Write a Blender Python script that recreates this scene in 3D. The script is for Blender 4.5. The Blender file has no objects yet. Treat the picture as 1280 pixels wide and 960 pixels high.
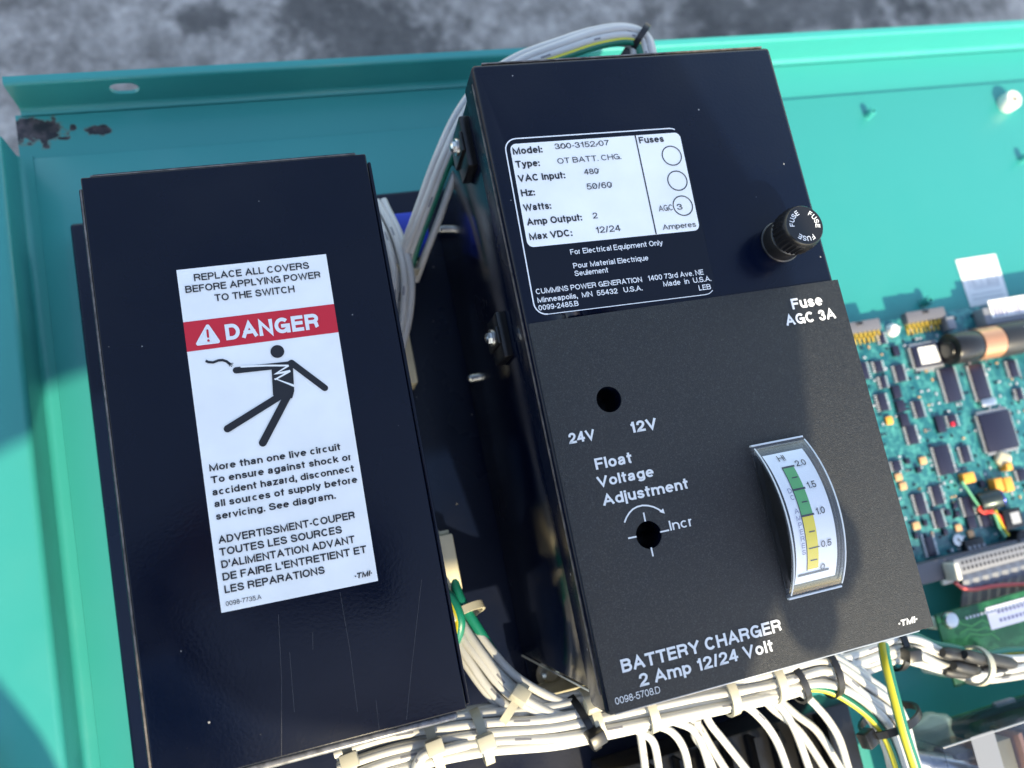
import bpy, bmesh, math, random
from mathutils import Vector, Matrix
random.seed(7)
S = bpy.context.scene
COL = S.collection

# ------------------------------------------------------------------ camera
FPX = 1011.857
CAM = Vector((-0.07188, 0.06351, 0.37708))
RR = ((0.95698917, -0.19754438, 0.21248047),      # camera right in world
      (-0.15476326, -0.96706923, -0.20205306),    # camera down
      (0.24539778, 0.16047842, -0.95604739))      # camera forward
cd = bpy.data.cameras.new('camera'); cam = bpy.data.objects.new('camera', cd); COL.objects.link(cam)
r_, d_, f_ = (Vector(v) for v in RR)
m = Matrix.Identity(4)
for i in range(3):
    m[i][0] = r_[i]; m[i][1] = -d_[i]; m[i][2] = -f_[i]; m[i][3] = CAM[i]
cam.matrix_world = m
cd.sensor_width = 36; cd.lens = FPX / 1280 * 36
cd.clip_start = 0.01; cd.clip_end = 100
cd.dof.use_dof = True; cd.dof.focus_distance = 0.268; cd.dof.aperture_fstop = 9.0
S.camera = cam
S.render.resolution_x, S.render.resolution_y = 1024, 768

# ------------------------------------------------------------------ light
EL, AZ = math.radians(42), math.radians(9)
SUN = Vector((math.sin(AZ) * math.cos(EL), -math.cos(AZ) * math.cos(EL), math.sin(EL)))
w = bpy.data.worlds.new('World'); S.world = w; w.use_nodes = True
nt = w.node_tree; nt.nodes.clear()
sk = nt.nodes.new('ShaderNodeTexSky'); sk.sky_type = 'NISHITA'; sk.sun_disc = False
sk.sun_elevation = EL; sk.sun_rotation = math.atan2(SUN.x, SUN.y)
sk.air_density = 1.0; sk.dust_density = 0.8; sk.ozone_density = 1.0
bg = nt.nodes.new('ShaderNodeBackground'); bg.inputs[1].default_value = 0.15
wo = nt.nodes.new('ShaderNodeOutputWorld')
nt.links.new(sk.outputs[0], bg.inputs[0]); nt.links.new(bg.outputs[0], wo.inputs[0])
sl = bpy.data.lights.new('sun', 'SUN'); sl.energy = 2.45; sl.angle = math.radians(0.53); sl.color = (1.0, 0.92, 0.69)
so = bpy.data.objects.new('sun', sl); COL.objects.link(so)
so.rotation_euler = SUN.to_track_quat('Z', 'Y').to_euler(); so.location = SUN * 3
S.view_settings.view_transform = 'Standard'; S.view_settings.look = 'None'
S.view_settings.exposure = 1.7; S.view_settings.gamma = 1.0
S.view_settings.use_curve_mapping = False
S.view_settings.use_white_balance = True; S.view_settings.white_balance_temperature = 7500; S.view_settings.white_balance_tint = 10

# ------------------------------------------------------------------ helpers
def P(x, y, z):
    d = r_ * ((x - 640) / FPX) + d_ * ((y - 480) / FPX) + f_
    return CAM + d * ((z - CAM.z) / d.z)

def mat(name, col, rough=0.5, metal=0.0, noise=None, bump=None, coat=0.0, spec=0.5, rvar=None):
    """noise=(scale, amount): colour mottling; bump=(scale, strength, distance)"""
    M = bpy.data.materials.new(name); M.use_nodes = True
    t = M.node_tree; b = t.nodes['Principled BSDF']
    b.inputs['Base Color'].default_value = (*col, 1); b.inputs['Roughness'].default_value = rough
    b.inputs['Metallic'].default_value = metal; b.inputs['Coat Weight'].default_value = coat
    b.inputs['Specular IOR Level'].default_value = spec
    tc = t.nodes.new('ShaderNodeTexCoord')
    if noise:
        n = t.nodes.new('ShaderNodeTexNoise'); n.inputs['Scale'].default_value = noise[0]; n.inputs['Detail'].default_value = 6
        t.links.new(tc.outputs['Object'], n.inputs['Vector'])
        mp = t.nodes.new('ShaderNodeMapRange'); mp.inputs[1].default_value = .3; mp.inputs[2].default_value = .7
        mp.inputs[3].default_value = 1 - noise[1]; mp.inputs[4].default_value = 1 + noise[1]
        t.links.new(n.outputs[0], mp.inputs[0])
        mx = t.nodes.new('ShaderNodeVectorMath'); mx.operation = 'SCALE'; mx.inputs[0].default_value = col
        t.links.new(mp.outputs[0], mx.inputs['Scale']); t.links.new(mx.outputs[0], b.inputs['Base Color'])
    if rvar:
        n = t.nodes.new('ShaderNodeTexNoise'); n.inputs['Scale'].default_value = rvar[0]; n.inputs['Detail'].default_value = 5
        t.links.new(tc.outputs['Object'], n.inputs['Vector'])
        mp = t.nodes.new('ShaderNodeMapRange'); mp.inputs[1].default_value = .35; mp.inputs[2].default_value = .7
        mp.inputs[3].default_value = rough; mp.inputs[4].default_value = rough + rvar[1]
        t.links.new(n.outputs[0], mp.inputs[0]); t.links.new(mp.outputs[0], b.inputs['Roughness'])
    if bump:
        n = t.nodes.new('ShaderNodeTexNoise'); n.inputs['Scale'].default_value = bump[0]; n.inputs['Detail'].default_value = 3
        t.links.new(tc.outputs['Object'], n.inputs['Vector'])
        bp = t.nodes.new('ShaderNodeBump'); bp.inputs['Strength'].default_value = bump[1]; bp.inputs['Distance'].default_value = bump[2]
        t.links.new(n.outputs[0], bp.inputs['Height']); t.links.new(bp.outputs[0], b.inputs['Normal'])
    return M

def clear(name, tint=(1, 1, 1), gloss=0.03):
    """thin clear plastic: light goes straight through, fresnel reflection on top"""
    M = bpy.data.materials.new(name); M.use_nodes = True; t = M.node_tree; t.nodes.clear()
    o = t.nodes.new('ShaderNodeOutputMaterial'); mx = t.nodes.new('ShaderNodeMixShader')
    tr = t.nodes.new('ShaderNodeBsdfTransparent'); tr.inputs[0].default_value = (*tint, 1)
    g = t.nodes.new('ShaderNodeBsdfGlossy'); g.inputs['Roughness'].default_value = gloss
    lw = t.nodes.new('ShaderNodeLayerWeight'); lw.inputs[0].default_value = .5
    pw = t.nodes.new('ShaderNodeMath'); pw.operation = 'POWER'; pw.inputs[1].default_value = 5; t.links.new(lw.outputs['Facing'], pw.inputs[0])
    fr = t.nodes.new('ShaderNodeMath'); fr.operation = 'MULTIPLY_ADD'; fr.inputs[1].default_value = .9; fr.inputs[2].default_value = .045; t.links.new(pw.outputs[0], fr.inputs[0])
    t.links.new(fr.outputs[0], mx.inputs[0]); t.links.new(tr.outputs[0], mx.inputs[1]); t.links.new(g.outputs[0], mx.inputs[2])
    t.links.new(mx.outputs[0], o.inputs[0])
    return M

def link(name, me, mats, parent=None, smooth=None):
    o = bpy.data.objects.new(name, me); COL.objects.link(o)
    for mm in (mats if isinstance(mats, (list, tuple)) else [mats]): me.materials.append(mm)
    if smooth is not None:
        for p in me.polygons: p.use_smooth = True
        me.set_sharp_from_angle(angle=math.radians(smooth))
    if parent: o.parent = parent; o.matrix_parent_inverse = parent.matrix_world.inverted()
    return o

def tag(o, label=None, cat=None, group=None, kind=None):
    if label: o['label'] = label
    if cat: o['category'] = cat
    if group: o['group'] = group
    if kind: o['kind'] = kind
    return o

def thing(name, loc, label, cat, group=None):
    o = bpy.data.objects.new(name, None); COL.objects.link(o); o.location = loc; o.empty_display_size = .01
    o.matrix_world = Matrix.Translation(loc)
    return tag(o, label, cat, group)

class B:
    def __init__(s): s.v = []; s.f = []; s.mi = []
    def add(s, vs, fs, mi=0):
        n = len(s.v); s.v += [tuple(v) for v in vs]
        for f in fs: s.f.append([i + n for i in f]); s.mi.append(mi)
        return s
    def box(s, a, b, mi=0):
        (x0, y0, z0), (x1, y1, z1) = a, b
        return s.add([(x0, y0, z0), (x1, y0, z0), (x1, y1, z0), (x0, y1, z0), (x0, y0, z1), (x1, y0, z1), (x1, y1, z1), (x0, y1, z1)],
                     [(3, 2, 1, 0), (4, 5, 6, 7), (0, 1, 5, 4), (1, 2, 6, 5), (2, 3, 7, 6), (3, 0, 4, 7)], mi)
    def cyl(s, a, b, r0, r1=None, n=20, mi=0, cap=True):
        a = Vector(a); b = Vector(b); r1 = r0 if r1 is None else r1
        t = (b - a).normalized(); u = t.orthogonal().normalized(); v = t.cross(u)
        vs = [a + (u * math.cos(2 * math.pi * i / n) + v * math.sin(2 * math.pi * i / n)) * r0 for i in range(n)]
        vs += [b + (u * math.cos(2 * math.pi * i / n) + v * math.sin(2 * math.pi * i / n)) * r1 for i in range(n)]
        fs = [(i, (i + 1) % n, n + (i + 1) % n, n + i) for i in range(n)]
        if cap: fs += [tuple(range(n - 1, -1, -1)), tuple(range(n, 2 * n))]
        return s.add(vs, fs, mi)
    def lathe(s, c, prof, n=32, mi=0):
        """prof: list of (r, z) from bottom to top about vertical axis at c"""
        k = len(prof); vs = []
        for r, z in prof:
            vs += [(c[0] + r * math.cos(2 * math.pi * i / n), c[1] + r * math.sin(2 * math.pi * i / n), c[2] + z) for i in range(n)]
        fs = []
        for j in range(k - 1):
            fs += [(j * n + i, j * n + (i + 1) % n, (j + 1) * n + (i + 1) % n, (j + 1) * n + i) for i in range(n)]
        fs += [tuple(range(n - 1, -1, -1)), tuple((k - 1) * n + i for i in range(n))]
        return s.add(vs, fs, mi)
    def poly(s, pts, z0, z1, mi=0):
        n = len(pts); vs = [(x, y, z0) for x, y in pts] + [(x, y, z1) for x, y in pts]
        return s.add(vs, [tuple(range(n - 1, -1, -1)), tuple(range(n, 2 * n))] + [(i, (i + 1) % n, n + (i + 1) % n, n + i) for i in range(n)], mi)
    def sheet(s, pts, z, mi=0):
        return s.add([(x, y, z) for x, y in pts], [tuple(range(len(pts)))], mi)
    def stroke(s, pts, wd, z, mi=0, closed=False):
        """flat printed line of width wd through 2-D points"""
        n = len(pts); vs = []; L = []
        for i in range(n):
            a = Vector(pts[i - 1] if (i or closed) else pts[i]); b = Vector(pts[(i + 1) % n] if (i < n - 1 or closed) else pts[i])
            t = (b - a).normalized(); nn = Vector((-t.y, t.x)) * wd / 2; p = Vector(pts[i])
            vs += [(*(p - nn), z), (*(p + nn), z)]
        fs = [(2 * i, 2 * ((i + 1) % n), 2 * ((i + 1) % n) + 1, 2 * i + 1) for i in range(n if closed else n - 1)]
        return s.add(vs, fs, mi)
    def tube(s, path, r, n=10, stripe=None, cap=True, mark=0):
        k = len(path); path = [Vector(p) for p in path]
        up = Vector((0, 0, 1)); vs = []; u = None
        for i in range(k):
            t = (path[min(i + 1, k - 1)] - path[max(i - 1, 0)]).normalized()
            if u is None: u = t.cross(up); u = u.normalized() if u.length > .1 else t.orthogonal().normalized()
            else: u = (u - t * u.dot(t)).normalized()
            v = t.cross(u); rr = r[i] if isinstance(r, list) else r
            vs += [path[i] + (u * math.cos(2 * math.pi * j / n) + v * math.sin(2 * math.pi * j / n)) * rr for j in range(n)]
        n0 = len(s.v); s.v += [tuple(v) for v in vs]
        for i in range(k - 1):
            for j in range(n):
                s.f.append([n0 + i * n + j, n0 + i * n + (j + 1) % n, n0 + (i + 1) * n + (j + 1) % n, n0 + (i + 1) * n + j])
                s.mi.append(1 if mark and j == mark and (i + mark) % 13 in (4, 5) else 1 if stripe and ((j + stripe) % n) < 2 else 0)
        if cap:
            s.f += [[n0 + j for j in range(n - 1, -1, -1)], [n0 + (k - 1) * n + j for j in range(n)]]; s.mi += [0, 0]
        return s
    def mesh(s, name='m', bevel=None, seg=2):
        me = bpy.data.meshes.new(name); me.from_pydata(s.v, [], s.f)
        me.polygons.foreach_set('material_index', s.mi)
        if bevel:
            bm = bmesh.new(); bm.from_mesh(me)
            ed = [e for e in bm.edges if len(e.link_faces) == 2 and e.calc_face_angle(0) > .6]
            bmesh.ops.bevel(bm, geom=ed, offset=bevel, segments=seg, profile=.5, affect='EDGES', clamp_overlap=True)
            bm.to_mesh(me); bm.free()
        me.update(); return me
    def build(s, name, mats, parent=None, bevel=None, smooth=None, seg=2):
        return link(name, s.mesh(name, bevel, seg), mats, parent, smooth if smooth is not None else (35 if bevel else None))

def cut(o, cutter_b):
    """subtract the cutter builder from mesh object o"""
    c = link('cutter', cutter_b.mesh(), [])
    md = o.modifiers.new('cut', 'BOOLEAN'); md.object = c; md.solver = 'EXACT'; md.operation = 'DIFFERENCE'
    dg = bpy.context.evaluated_depsgraph_get()
    me = bpy.data.meshes.new_from_object(o.evaluated_get(dg))
    o.modifiers.clear(); old = o.data; o.data = me; bpy.data.meshes.remove(old)
    cm = c.data; bpy.data.objects.remove(c); bpy.data.meshes.remove(cm)

def catmull(pts, per=10):
    pts = [Vector(p) for p in pts]; out = []
    q = [pts[0] * 2 - pts[1]] + pts + [pts[-1] * 2 - pts[-2]]
    for i in range(1, len(q) - 2):
        a, b, c, d = q[i - 1:i + 3]
        for k in range(per):
            t = k / per
            out.append(.5 * ((2 * b) + (c - a) * t + (2 * a - 5 * b + 4 * c - d) * t * t + (3 * b - a - 3 * c + d) * t ** 3))
    out.append(pts[-1]); return out

# ---- lettering: a plain grotesque drawn from strokes (cap height 1, baseline 0)
def _arc(cx, cy, rx, ry, a0, a1):
    n = max(4, int(abs(a1 - a0) / 14)); return [(cx + rx * math.cos(math.radians(a0 + (a1 - a0) * i / n)), cy + ry * math.sin(math.radians(a0 + (a1 - a0) * i / n))) for i in range(n + 1)]
def _cur(*p): return [(q.x, q.y) for q in catmull([Vector((a, b, 0)) for a, b in p], 4)]
_E = lambda cx, cy, rx, ry: _arc(cx, cy, rx, ry, 90, 450)
_Sg = ((.95, .72), (.89, .86), (.72, .97), (.5, 1), (.27, .97), (.1, .87), (.06, .73), (.15, .61), (.38, .54), (.65, .48), (.9, .4), (1, .27), (.93, .12), (.75, .02), (.5, 0), (.24, .03), (.06, .14), (0, .3))
_six = _cur((.95, .80), (.8, .96), (.54, 1), (.2, .88), (.03, .6), (0, .31))
GL = {
 'A': (.90, [[(0, 0), (.5, 1), (1, 0)], [(.16, .31), (.84, .31)]]),
 'B': (.80, [[(0, 0), (0, 1)], [(0, 1), (.58, 1)] + _arc(.58, .77, .36, .23, 90, -90) + [(0, .54)], [(0, .54), (.6, .54)] + _arc(.6, .27, .4, .27, 90, -90) + [(0, 0)]]),
 'C': (.86, [_arc(.5, .5, .5, .5, 42, 318)]), 'D': (.82, [[(0, 0), (0, 1)], [(0, 1), (.45, 1)] + _arc(.45, .5, .55, .5, 90, -90) + [(0, 0)]]),
 'E': (.70, [[(1, 1), (0, 1), (0, 0), (1, 0)], [(0, .53), (.92, .53)]]), 'F': (.66, [[(1, 1), (0, 1), (0, 0)], [(0, .5), (.86, .5)]]),
 'G': (.90, [_arc(.5, .5, .5, .5, 42, 352) + [(.97, .46), (.56, .46)], [(1, .46), (1, 0)]]), 'H': (.82, [[(0, 0), (0, 1)], [(1, 0), (1, 1)], [(0, .53), (1, .53)]]),
 'I': (0, [[(.5, 0), (.5, 1)]]), 'J': (.6, [[(1, 1), (1, .3)] + _arc(.5, .3, .5, .3, 0, -180)]), 'K': (.84, [[(0, 0), (0, 1)], [(.95, 1), (0, .33)], [(.30, .56), (1, 0)]]),
 'L': (.62, [[(0, 1), (0, 0), (1, 0)]]), 'M': (.98, [[(0, 0), (0, 1), (.5, .02), (1, 1), (1, 0)]]), 'N': (.82, [[(0, 0), (0, 1), (1, 0), (1, 1)]]),
 'O': (.92, [_E(.5, .5, .5, .5)]), 'P': (.76, [[(0, 0), (0, 1)], [(0, 1), (.6, 1)] + _arc(.6, .73, .4, .27, 90, -90) + [(0, .46)]]), 'Q': (.92, [_E(.5, .5, .5, .5), [(.58, .26), (1, -.02)]]),
 'R': (.82, [[(0, 0), (0, 1)], [(0, 1), (.6, 1)] + _arc(.6, .745, .38, .255, 90, -90) + [(0, .49)], [(.55, .49), (.78, .44), (.89, .30), (.92, .10), (.97, 0)]]),
 'S': (.80, [_cur(*_Sg)]), 'T': (.78, [[(0, 1), (1, 1)], [(.5, 1), (.5, 0)]]), 'U': (.82, [[(0, 1), (0, .36)] + _arc(.5, .36, .5, .36, 180, 360) + [(1, 1)]]),
 'V': (.86, [[(0, 1), (.5, 0), (1, 1)]]), 'W': (1.22, [[(0, 1), (.25, 0), (.5, 1), (.75, 0), (1, 1)]]), 'X': (.84, [[(0, 0), (1, 1)], [(0, 1), (1, 0)]]),
 'Y': (.86, [[(0, 1), (.5, .42), (1, 1)], [(.5, .42), (.5, 0)]]), 'Z': (.78, [[(0, 1), (1, 1), (0, 0), (1, 0)]]),
 'a': (.64, [_cur((.06, .49), (.14, .64), (.36, .7), (.6, .7), (.8, .64), (.86, .5)) + [(.86, .12), (.9, .02), (1, 0)], _cur((.86, .42), (.5, .38), (.16, .33), (0, .18), (.1, .04), (.32, 0), (.6, .04), (.86, .22))]),
 'b': (.66, [[(0, 1), (0, 0)], _E(.5, .35, .5, .35)]), 'c': (.62, [_arc(.5, .35, .5, .35, 45, 315)]), 'd': (.66, [[(1, 1), (1, 0)], _E(.5, .35, .5, .35)]),
 'e': (.66, [_arc(.5, .35, .5, .35, 4, 318), [(0.02, .37), (.98, .37)]]), 'f': (.40, [_cur((1, .98), (.68, 1), (.48, .88), (.45, .7)) + [(.45, 0)], [(0, .70), (1, .70)]]),
 'g': (.66, [_E(.5, .35, .5, .35), [(1, .7), (1, -.06)] + _arc(.5, -.06, .5, .22, 0, -155)]), 'h': (.62, [[(0, 0), (0, 1)], [(0, .36)] + _arc(.5, .38, .5, .32, 180, 0) + [(1, 0)]]),
 'i': (0, [[(.5, 0), (.5, .68)], [(.5, .995), (.5, 1.005)]]), 'j': (.18, [[(1, .72), (1, -.1)] + _cur((1, -.1), (.8, -.25), (0, -.28)), [(1, .995), (1, 1.005)]]), 'k': (.60, [[(0, 0), (0, 1)], [(.92, .7), (0, .22)], [(.36, .42), (1, 0)]]),
 'l': (0, [[(.5, 0), (.5, 1)]]), 'm': (1.06, [[(0, 0), (0, .72)], [(0, .40)] + _arc(.25, .42, .25, .28, 180, 0) + [(.5, 0)], [(.5, .40)] + _arc(.75, .42, .25, .28, 180, 0) + [(1, 0)]]),
 'n': (.62, [[(0, 0), (0, .70)], [(0, .36)] + _arc(.5, .38, .5, .32, 180, 0) + [(1, 0)]]), 'o': (.66, [_E(.5, .35, .5, .35)]), 'p': (.66, [[(0, .72), (0, -.28)], _E(.5, .35, .5, .35)]),
 'q': (.66, [[(1, .72), (1, -.28)], _E(.5, .35, .5, .35)]), 'r': (.34, [[(0, 0), (0, .72)], _cur((0, .42), (.25, .62), (.6, .70), (1, .70))]), 's': (.58, [_cur(*[(a, b * .7) for a, b in _Sg])]),
 't': (.40, [[(.4, .96), (.4, .14)] + _cur((.4, .14), (.52, .02), (1, 0)), [(0, .70), (1, .70)]]), 'u': (.62, [[(0, .7), (0, .32)] + _arc(.5, .32, .5, .32, 180, 360), [(1, .72), (1, 0)]]),
 'v': (.64, [[(0, .7), (.5, 0), (1, .7)]]), 'w': (.96, [[(0, .7), (.25, 0), (.5, .7), (.75, 0), (1, .7)]]), 'x': (.62, [[(0, 0), (1, .7)], [(0, .7), (1, 0)]]),
 'y': (.64, [[(0, .7), (.5, .02)], [(1, .7), (.42, -.18), (.28, -.28), (.05, -.28)]]), 'z': (.58, [[(0, .7), (1, .7), (0, 0), (1, 0)]]),
 '0': (.68, [_E(.5, .5, .5, .5)]), '1': (.44, [[(0, .76), (.5, .80), (.72, .92), (.82, 1)], [(.85, 1.0), (.85, 0)]]),
 '2': (.68, [_cur((.02, .66), (.1, .88), (.3, .98), (.5, 1), (.75, .97), (.96, .82), (.94, .62), (.72, .42), (.36, .24), (.1, .10), (0, 0)) + [(1, 0)]]),
 '3': (.68, [_cur((.03, .72), (.12, .9), (.35, 1), (.6, .99), (.86, .88), (.9, .72), (.75, .57), (.42, .54)), _cur((.42, .54), (.78, .49), (1, .28), (.88, .09), (.6, 0), (.36, 0), (.1, .1), (0, .28))]),
 '4': (.70, [[(.76, 0), (.76, 1)], [(.70, 1), (0, .27), (1, .27)]]), '5': (.68, [[(.92, 1), (.2, 1), (.06, .48)] + _cur((.06, .48), (.3, .61), (.6, .63), (.9, .52), (1, .32), (.9, .1), (.6, 0), (.3, 0), (.08, .1), (0, .25))]),
 '6': (.68, [_E(.5, .31, .5, .31), _six]), '7': (.66, [[(0, 1), (1, 1)] + _cur((1, 1), (.62, .6), (.4, .28), (.32, 0))]),
 '8': (.68, [_E(.5, .77, .42, .23), _E(.5, .27, .5, .27)]), '9': (.68, [_E(.5, .69, .5, .31), [(1 - a, 1 - b) for a, b in _six]]),
 '.': (0, [[(.5, 0), (.5, .008)]]), ',': (.06, [[(1, .06), (1, -.04), (0, -.20)]]), ':': (0, [[(.5, 0), (.5, .008)], [(.5, .60), (.5, .608)]]), '-': (.30, [[(0, .38), (1, .38)]]),
 '/': (.36, [[(0, -.02), (1, 1.02)]]), "'": (0, [[(.5, .72), (.5, 1)]]), '!': (0, [[(.5, .3), (.5, 1)], [(.5, 0), (.5, .008)]]), '\u00b7': (0, [[(.5, .46), (.5, .48)]]),
}
def _thick(pts, w):
    """outline strip of a polyline with mitred joints"""
    p = [Vector(q) for q in pts]; q = [p[0]]
    for a in p[1:]:
        if (a - q[-1]).length > 1e-5: q.append(a)
    p = q; n = len(p); cl = n > 3 and (p[0] - p[-1]).length < 1e-4; out = []
    if cl: p = p[:-1]; n -= 1
    for i in range(n):
        d0 = (p[i] - p[i - 1]).normalized() if (i or cl) else None; d1 = (p[(i + 1) % n] - p[i]).normalized() if (i < n - 1 or cl) else None
        d0 = d0 or d1; d1 = d1 or d0; n0 = Vector((-d0.y, d0.x)); n1 = Vector((-d1.y, d1.x)); m_ = n0 + n1
        if m_.length < .35: m_ = n0 * 1.0; k = 1
        else: m_.normalize(); k = min(2.2, 1 / max(.3, m_.dot(n0)))
        out += [p[i] - m_ * k * w / 2, p[i] + m_ * k * w / 2]
    F = [(2 * i, 2 * ((i + 1) % n), 2 * ((i + 1) % n) + 1, 2 * i + 1) for i in range(n if cl else n - 1)]
    return out, F
_fc = {}
def text_mesh(s, bold=0.0):
    key = (s, bold)
    if key in _fc: return _fc[key]
    w = max(.085, .125 + 2.9 * bold); V = []; F = []; x = 0
    for ch in s:
        if ch == ' ': x += .36; continue
        W, paths = GL[ch]; W = max(W * (1 + .35 * (w - .1)), w)
        if ch in 'iIl.:!\u00b7\'': W = w
        for k, pth in enumerate(paths):
            pts = [(x + w / 2 + a * (W - w), w / 2 + b * (1 - w)) for a, b in pth]
            for e, o in ((0, 1), (-1, -2)):          # square off straight stroke ends
                d = Vector(pts[e]) - Vector(pts[o]); L_ = d.length
                if L_ < 1e-6 or (Vector(pts[0]) - Vector(pts[-1])).length < 1e-4: continue
                d /= L_; ax_ = max(abs(d.x), abs(d.y)) > .999
                if ax_ or (len(pth) < 7 and L_ > .25): pts[e] = tuple(Vector(pts[e]) + d * w * (.5 if ax_ else .42))
            vs, fs = _thick(pts, w * (1.0 if ch not in '.:,' else 1.1)); n0 = len(V)
            V += [(v.x, v.y, k * 2.5e-5) for v in vs]; F += [tuple(i + n0 for i in f) for f in fs]
        x += W + .105
    _fc[key] = (V, F); return V, F
def capheight(bold): return 1.0

class Face:
    """a printed plane: pixel coordinates in an enlarged crop -> plane at height z"""
    def __init__(s, ox, oy, sc, z, ang=0.0): s.ox, s.oy, s.sc, s.z, s.ang = ox, oy, sc, z, ang
    def w(s, c): return P(s.ox + c[0] / s.sc, s.oy + c[1] / s.sc, s.z)
    def w2(s, c): p = s.w(c); return (p.x, p.y)
    def text(s, body, a, b, h, M, parent, bold=0.0, shear=0.0, dz=0.0004):
        A, Bp = s.w(a), s.w(b); top = s.w((a[0], a[1] - h))
        V, F = text_mesh(body, bold)
        x0 = min(v[0] for v in V); x1 = max(v[0] for v in V)
        sy = (top.y - A.y) / capheight(bold); sx = (Bp - A).length / (x1 - x0)
        ca, sa = math.cos(s.ang), math.sin(s.ang); mid = (A + Bp) / 2
        pts = []
        for v in V:
            lx = (v[0] - (x0 + x1) / 2) * sx + shear * v[1] * sy; ly = v[1] * sy
            pts.append((mid.x + lx * ca - ly * sa, mid.y + lx * sa + ly * ca, s.z + dz + v[2]))
        return B().add(pts, F).build('lettering', M, parent)

# ------------------------------------------------------------------ materials
TEAL = (0.022, 0.292, 0.272)
def teal_mat():
    M = mat('teal_enamel', TEAL, .32, bump=(140, .05, .001), rvar=(60, .12), coat=.15)
    t = M.node_tree; b = t.nodes['Principled BSDF']; tc = t.nodes['Texture Coordinate']
    # flaked paint with bare rusted steel near the corner, plus faint grime mottling
    n = t.nodes.new('ShaderNodeTexNoise'); n.inputs['Scale'].default_value = 150; n.inputs['Detail'].default_value = 8; n.inputs['Roughness'].default_value = .6
    t.links.new(tc.outputs['Object'], n.inputs['Vector'])
    last = None
    for (cx, cy, rx, ry) in ((-.1712, .2785, .0125, .0058), (-.1468, .2772, .0050, .0024), (-.1565, .2795, .0016, .0016), (-.1605, .2745, .003, .0011)):
        sb = t.nodes.new('ShaderNodeVectorMath'); sb.operation = 'SUBTRACT'; sb.inputs[1].default_value = (cx, cy, 0)
        dv = t.nodes.new('ShaderNodeVectorMath'); dv.operation = 'MULTIPLY'; dv.inputs[1].default_value = (1 / rx, 1 / ry, 0)
        ln = t.nodes.new('ShaderNodeVectorMath'); ln.operation = 'LENGTH'
        t.links.new(tc.outputs['Object'], sb.inputs[0]); t.links.new(sb.outputs[0], dv.inputs[0]); t.links.new(dv.outputs[0], ln.inputs[0])
        if last is None: last = ln.outputs['Value']
        else:
            mn = t.nodes.new('ShaderNodeMath'); mn.operation = 'MINIMUM'
            t.links.new(last, mn.inputs[0]); t.links.new(ln.outputs['Value'], mn.inputs[1]); last = mn.outputs[0]
    sc = t.nodes.new('ShaderNodeMath'); sc.operation = 'MULTIPLY_ADD'; sc.inputs[1].default_value = 3.2; sc.inputs[2].default_value = -1.6
    t.links.new(n.outputs[0], sc.inputs[0])
    ad = t.nodes.new('ShaderNodeMath'); ad.operation = 'ADD'; t.links.new(last, ad.inputs[0]); t.links.new(sc.outputs[0], ad.inputs[1])
    mk = t.nodes.new('ShaderNodeMapRange'); mk.inputs[1].default_value = .95; mk.inputs[2].default_value = 1.0; mk.inputs[3].default_value = 1; mk.inputs[4].default_value = 0
    t.links.new(ad.outputs[0], mk.inputs[0])
    n2 = t.nodes.new('ShaderNodeTexNoise'); n2.inputs['Scale'].default_value = 260; t.links.new(tc.outputs['Object'], n2.inputs['Vector'])
    cr = t.nodes.new('ShaderNodeValToRGB'); cr.color_ramp.elements[0].color = (.012, .011, .014, 1); cr.color_ramp.elements[0].position = .4
    cr.color_ramp.elements[1].color = (.10, .07, .07, 1); cr.color_ramp.elements[1].position = .75
    t.links.new(n2.outputs[0], cr.inputs[0])
    mx = t.nodes.new('ShaderNodeMix'); mx.data_type = 'RGBA'; mx.inputs['A'].default_value = (*TEAL, 1)
    t.links.new(mk.outputs[0], mx.inputs['Factor']); t.links.new(cr.outputs[0], mx.inputs['B'])
    hl = t.nodes.new('ShaderNodeMapRange'); hl.inputs[1].default_value = .97; hl.inputs[2].default_value = 1.22; hl.inputs[3].default_value = .75; hl.inputs[4].default_value = 0
    t.links.new(ad.outputs[0], hl.inputs[0])
    m0 = t.nodes.new('ShaderNodeMix'); m0.data_type = 'RGBA'; m0.inputs['A'].default_value = (*TEAL, 1); m0.inputs['B'].default_value = (.17, .13, .085, 1)
    t.links.new(hl.outputs[0], m0.inputs['Factor']); t.links.new(m0.outputs['Result'], mx.inputs['A'])
    t.links.new(mx.outputs['Result'], b.inputs['Base Color'])
    return M

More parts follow.
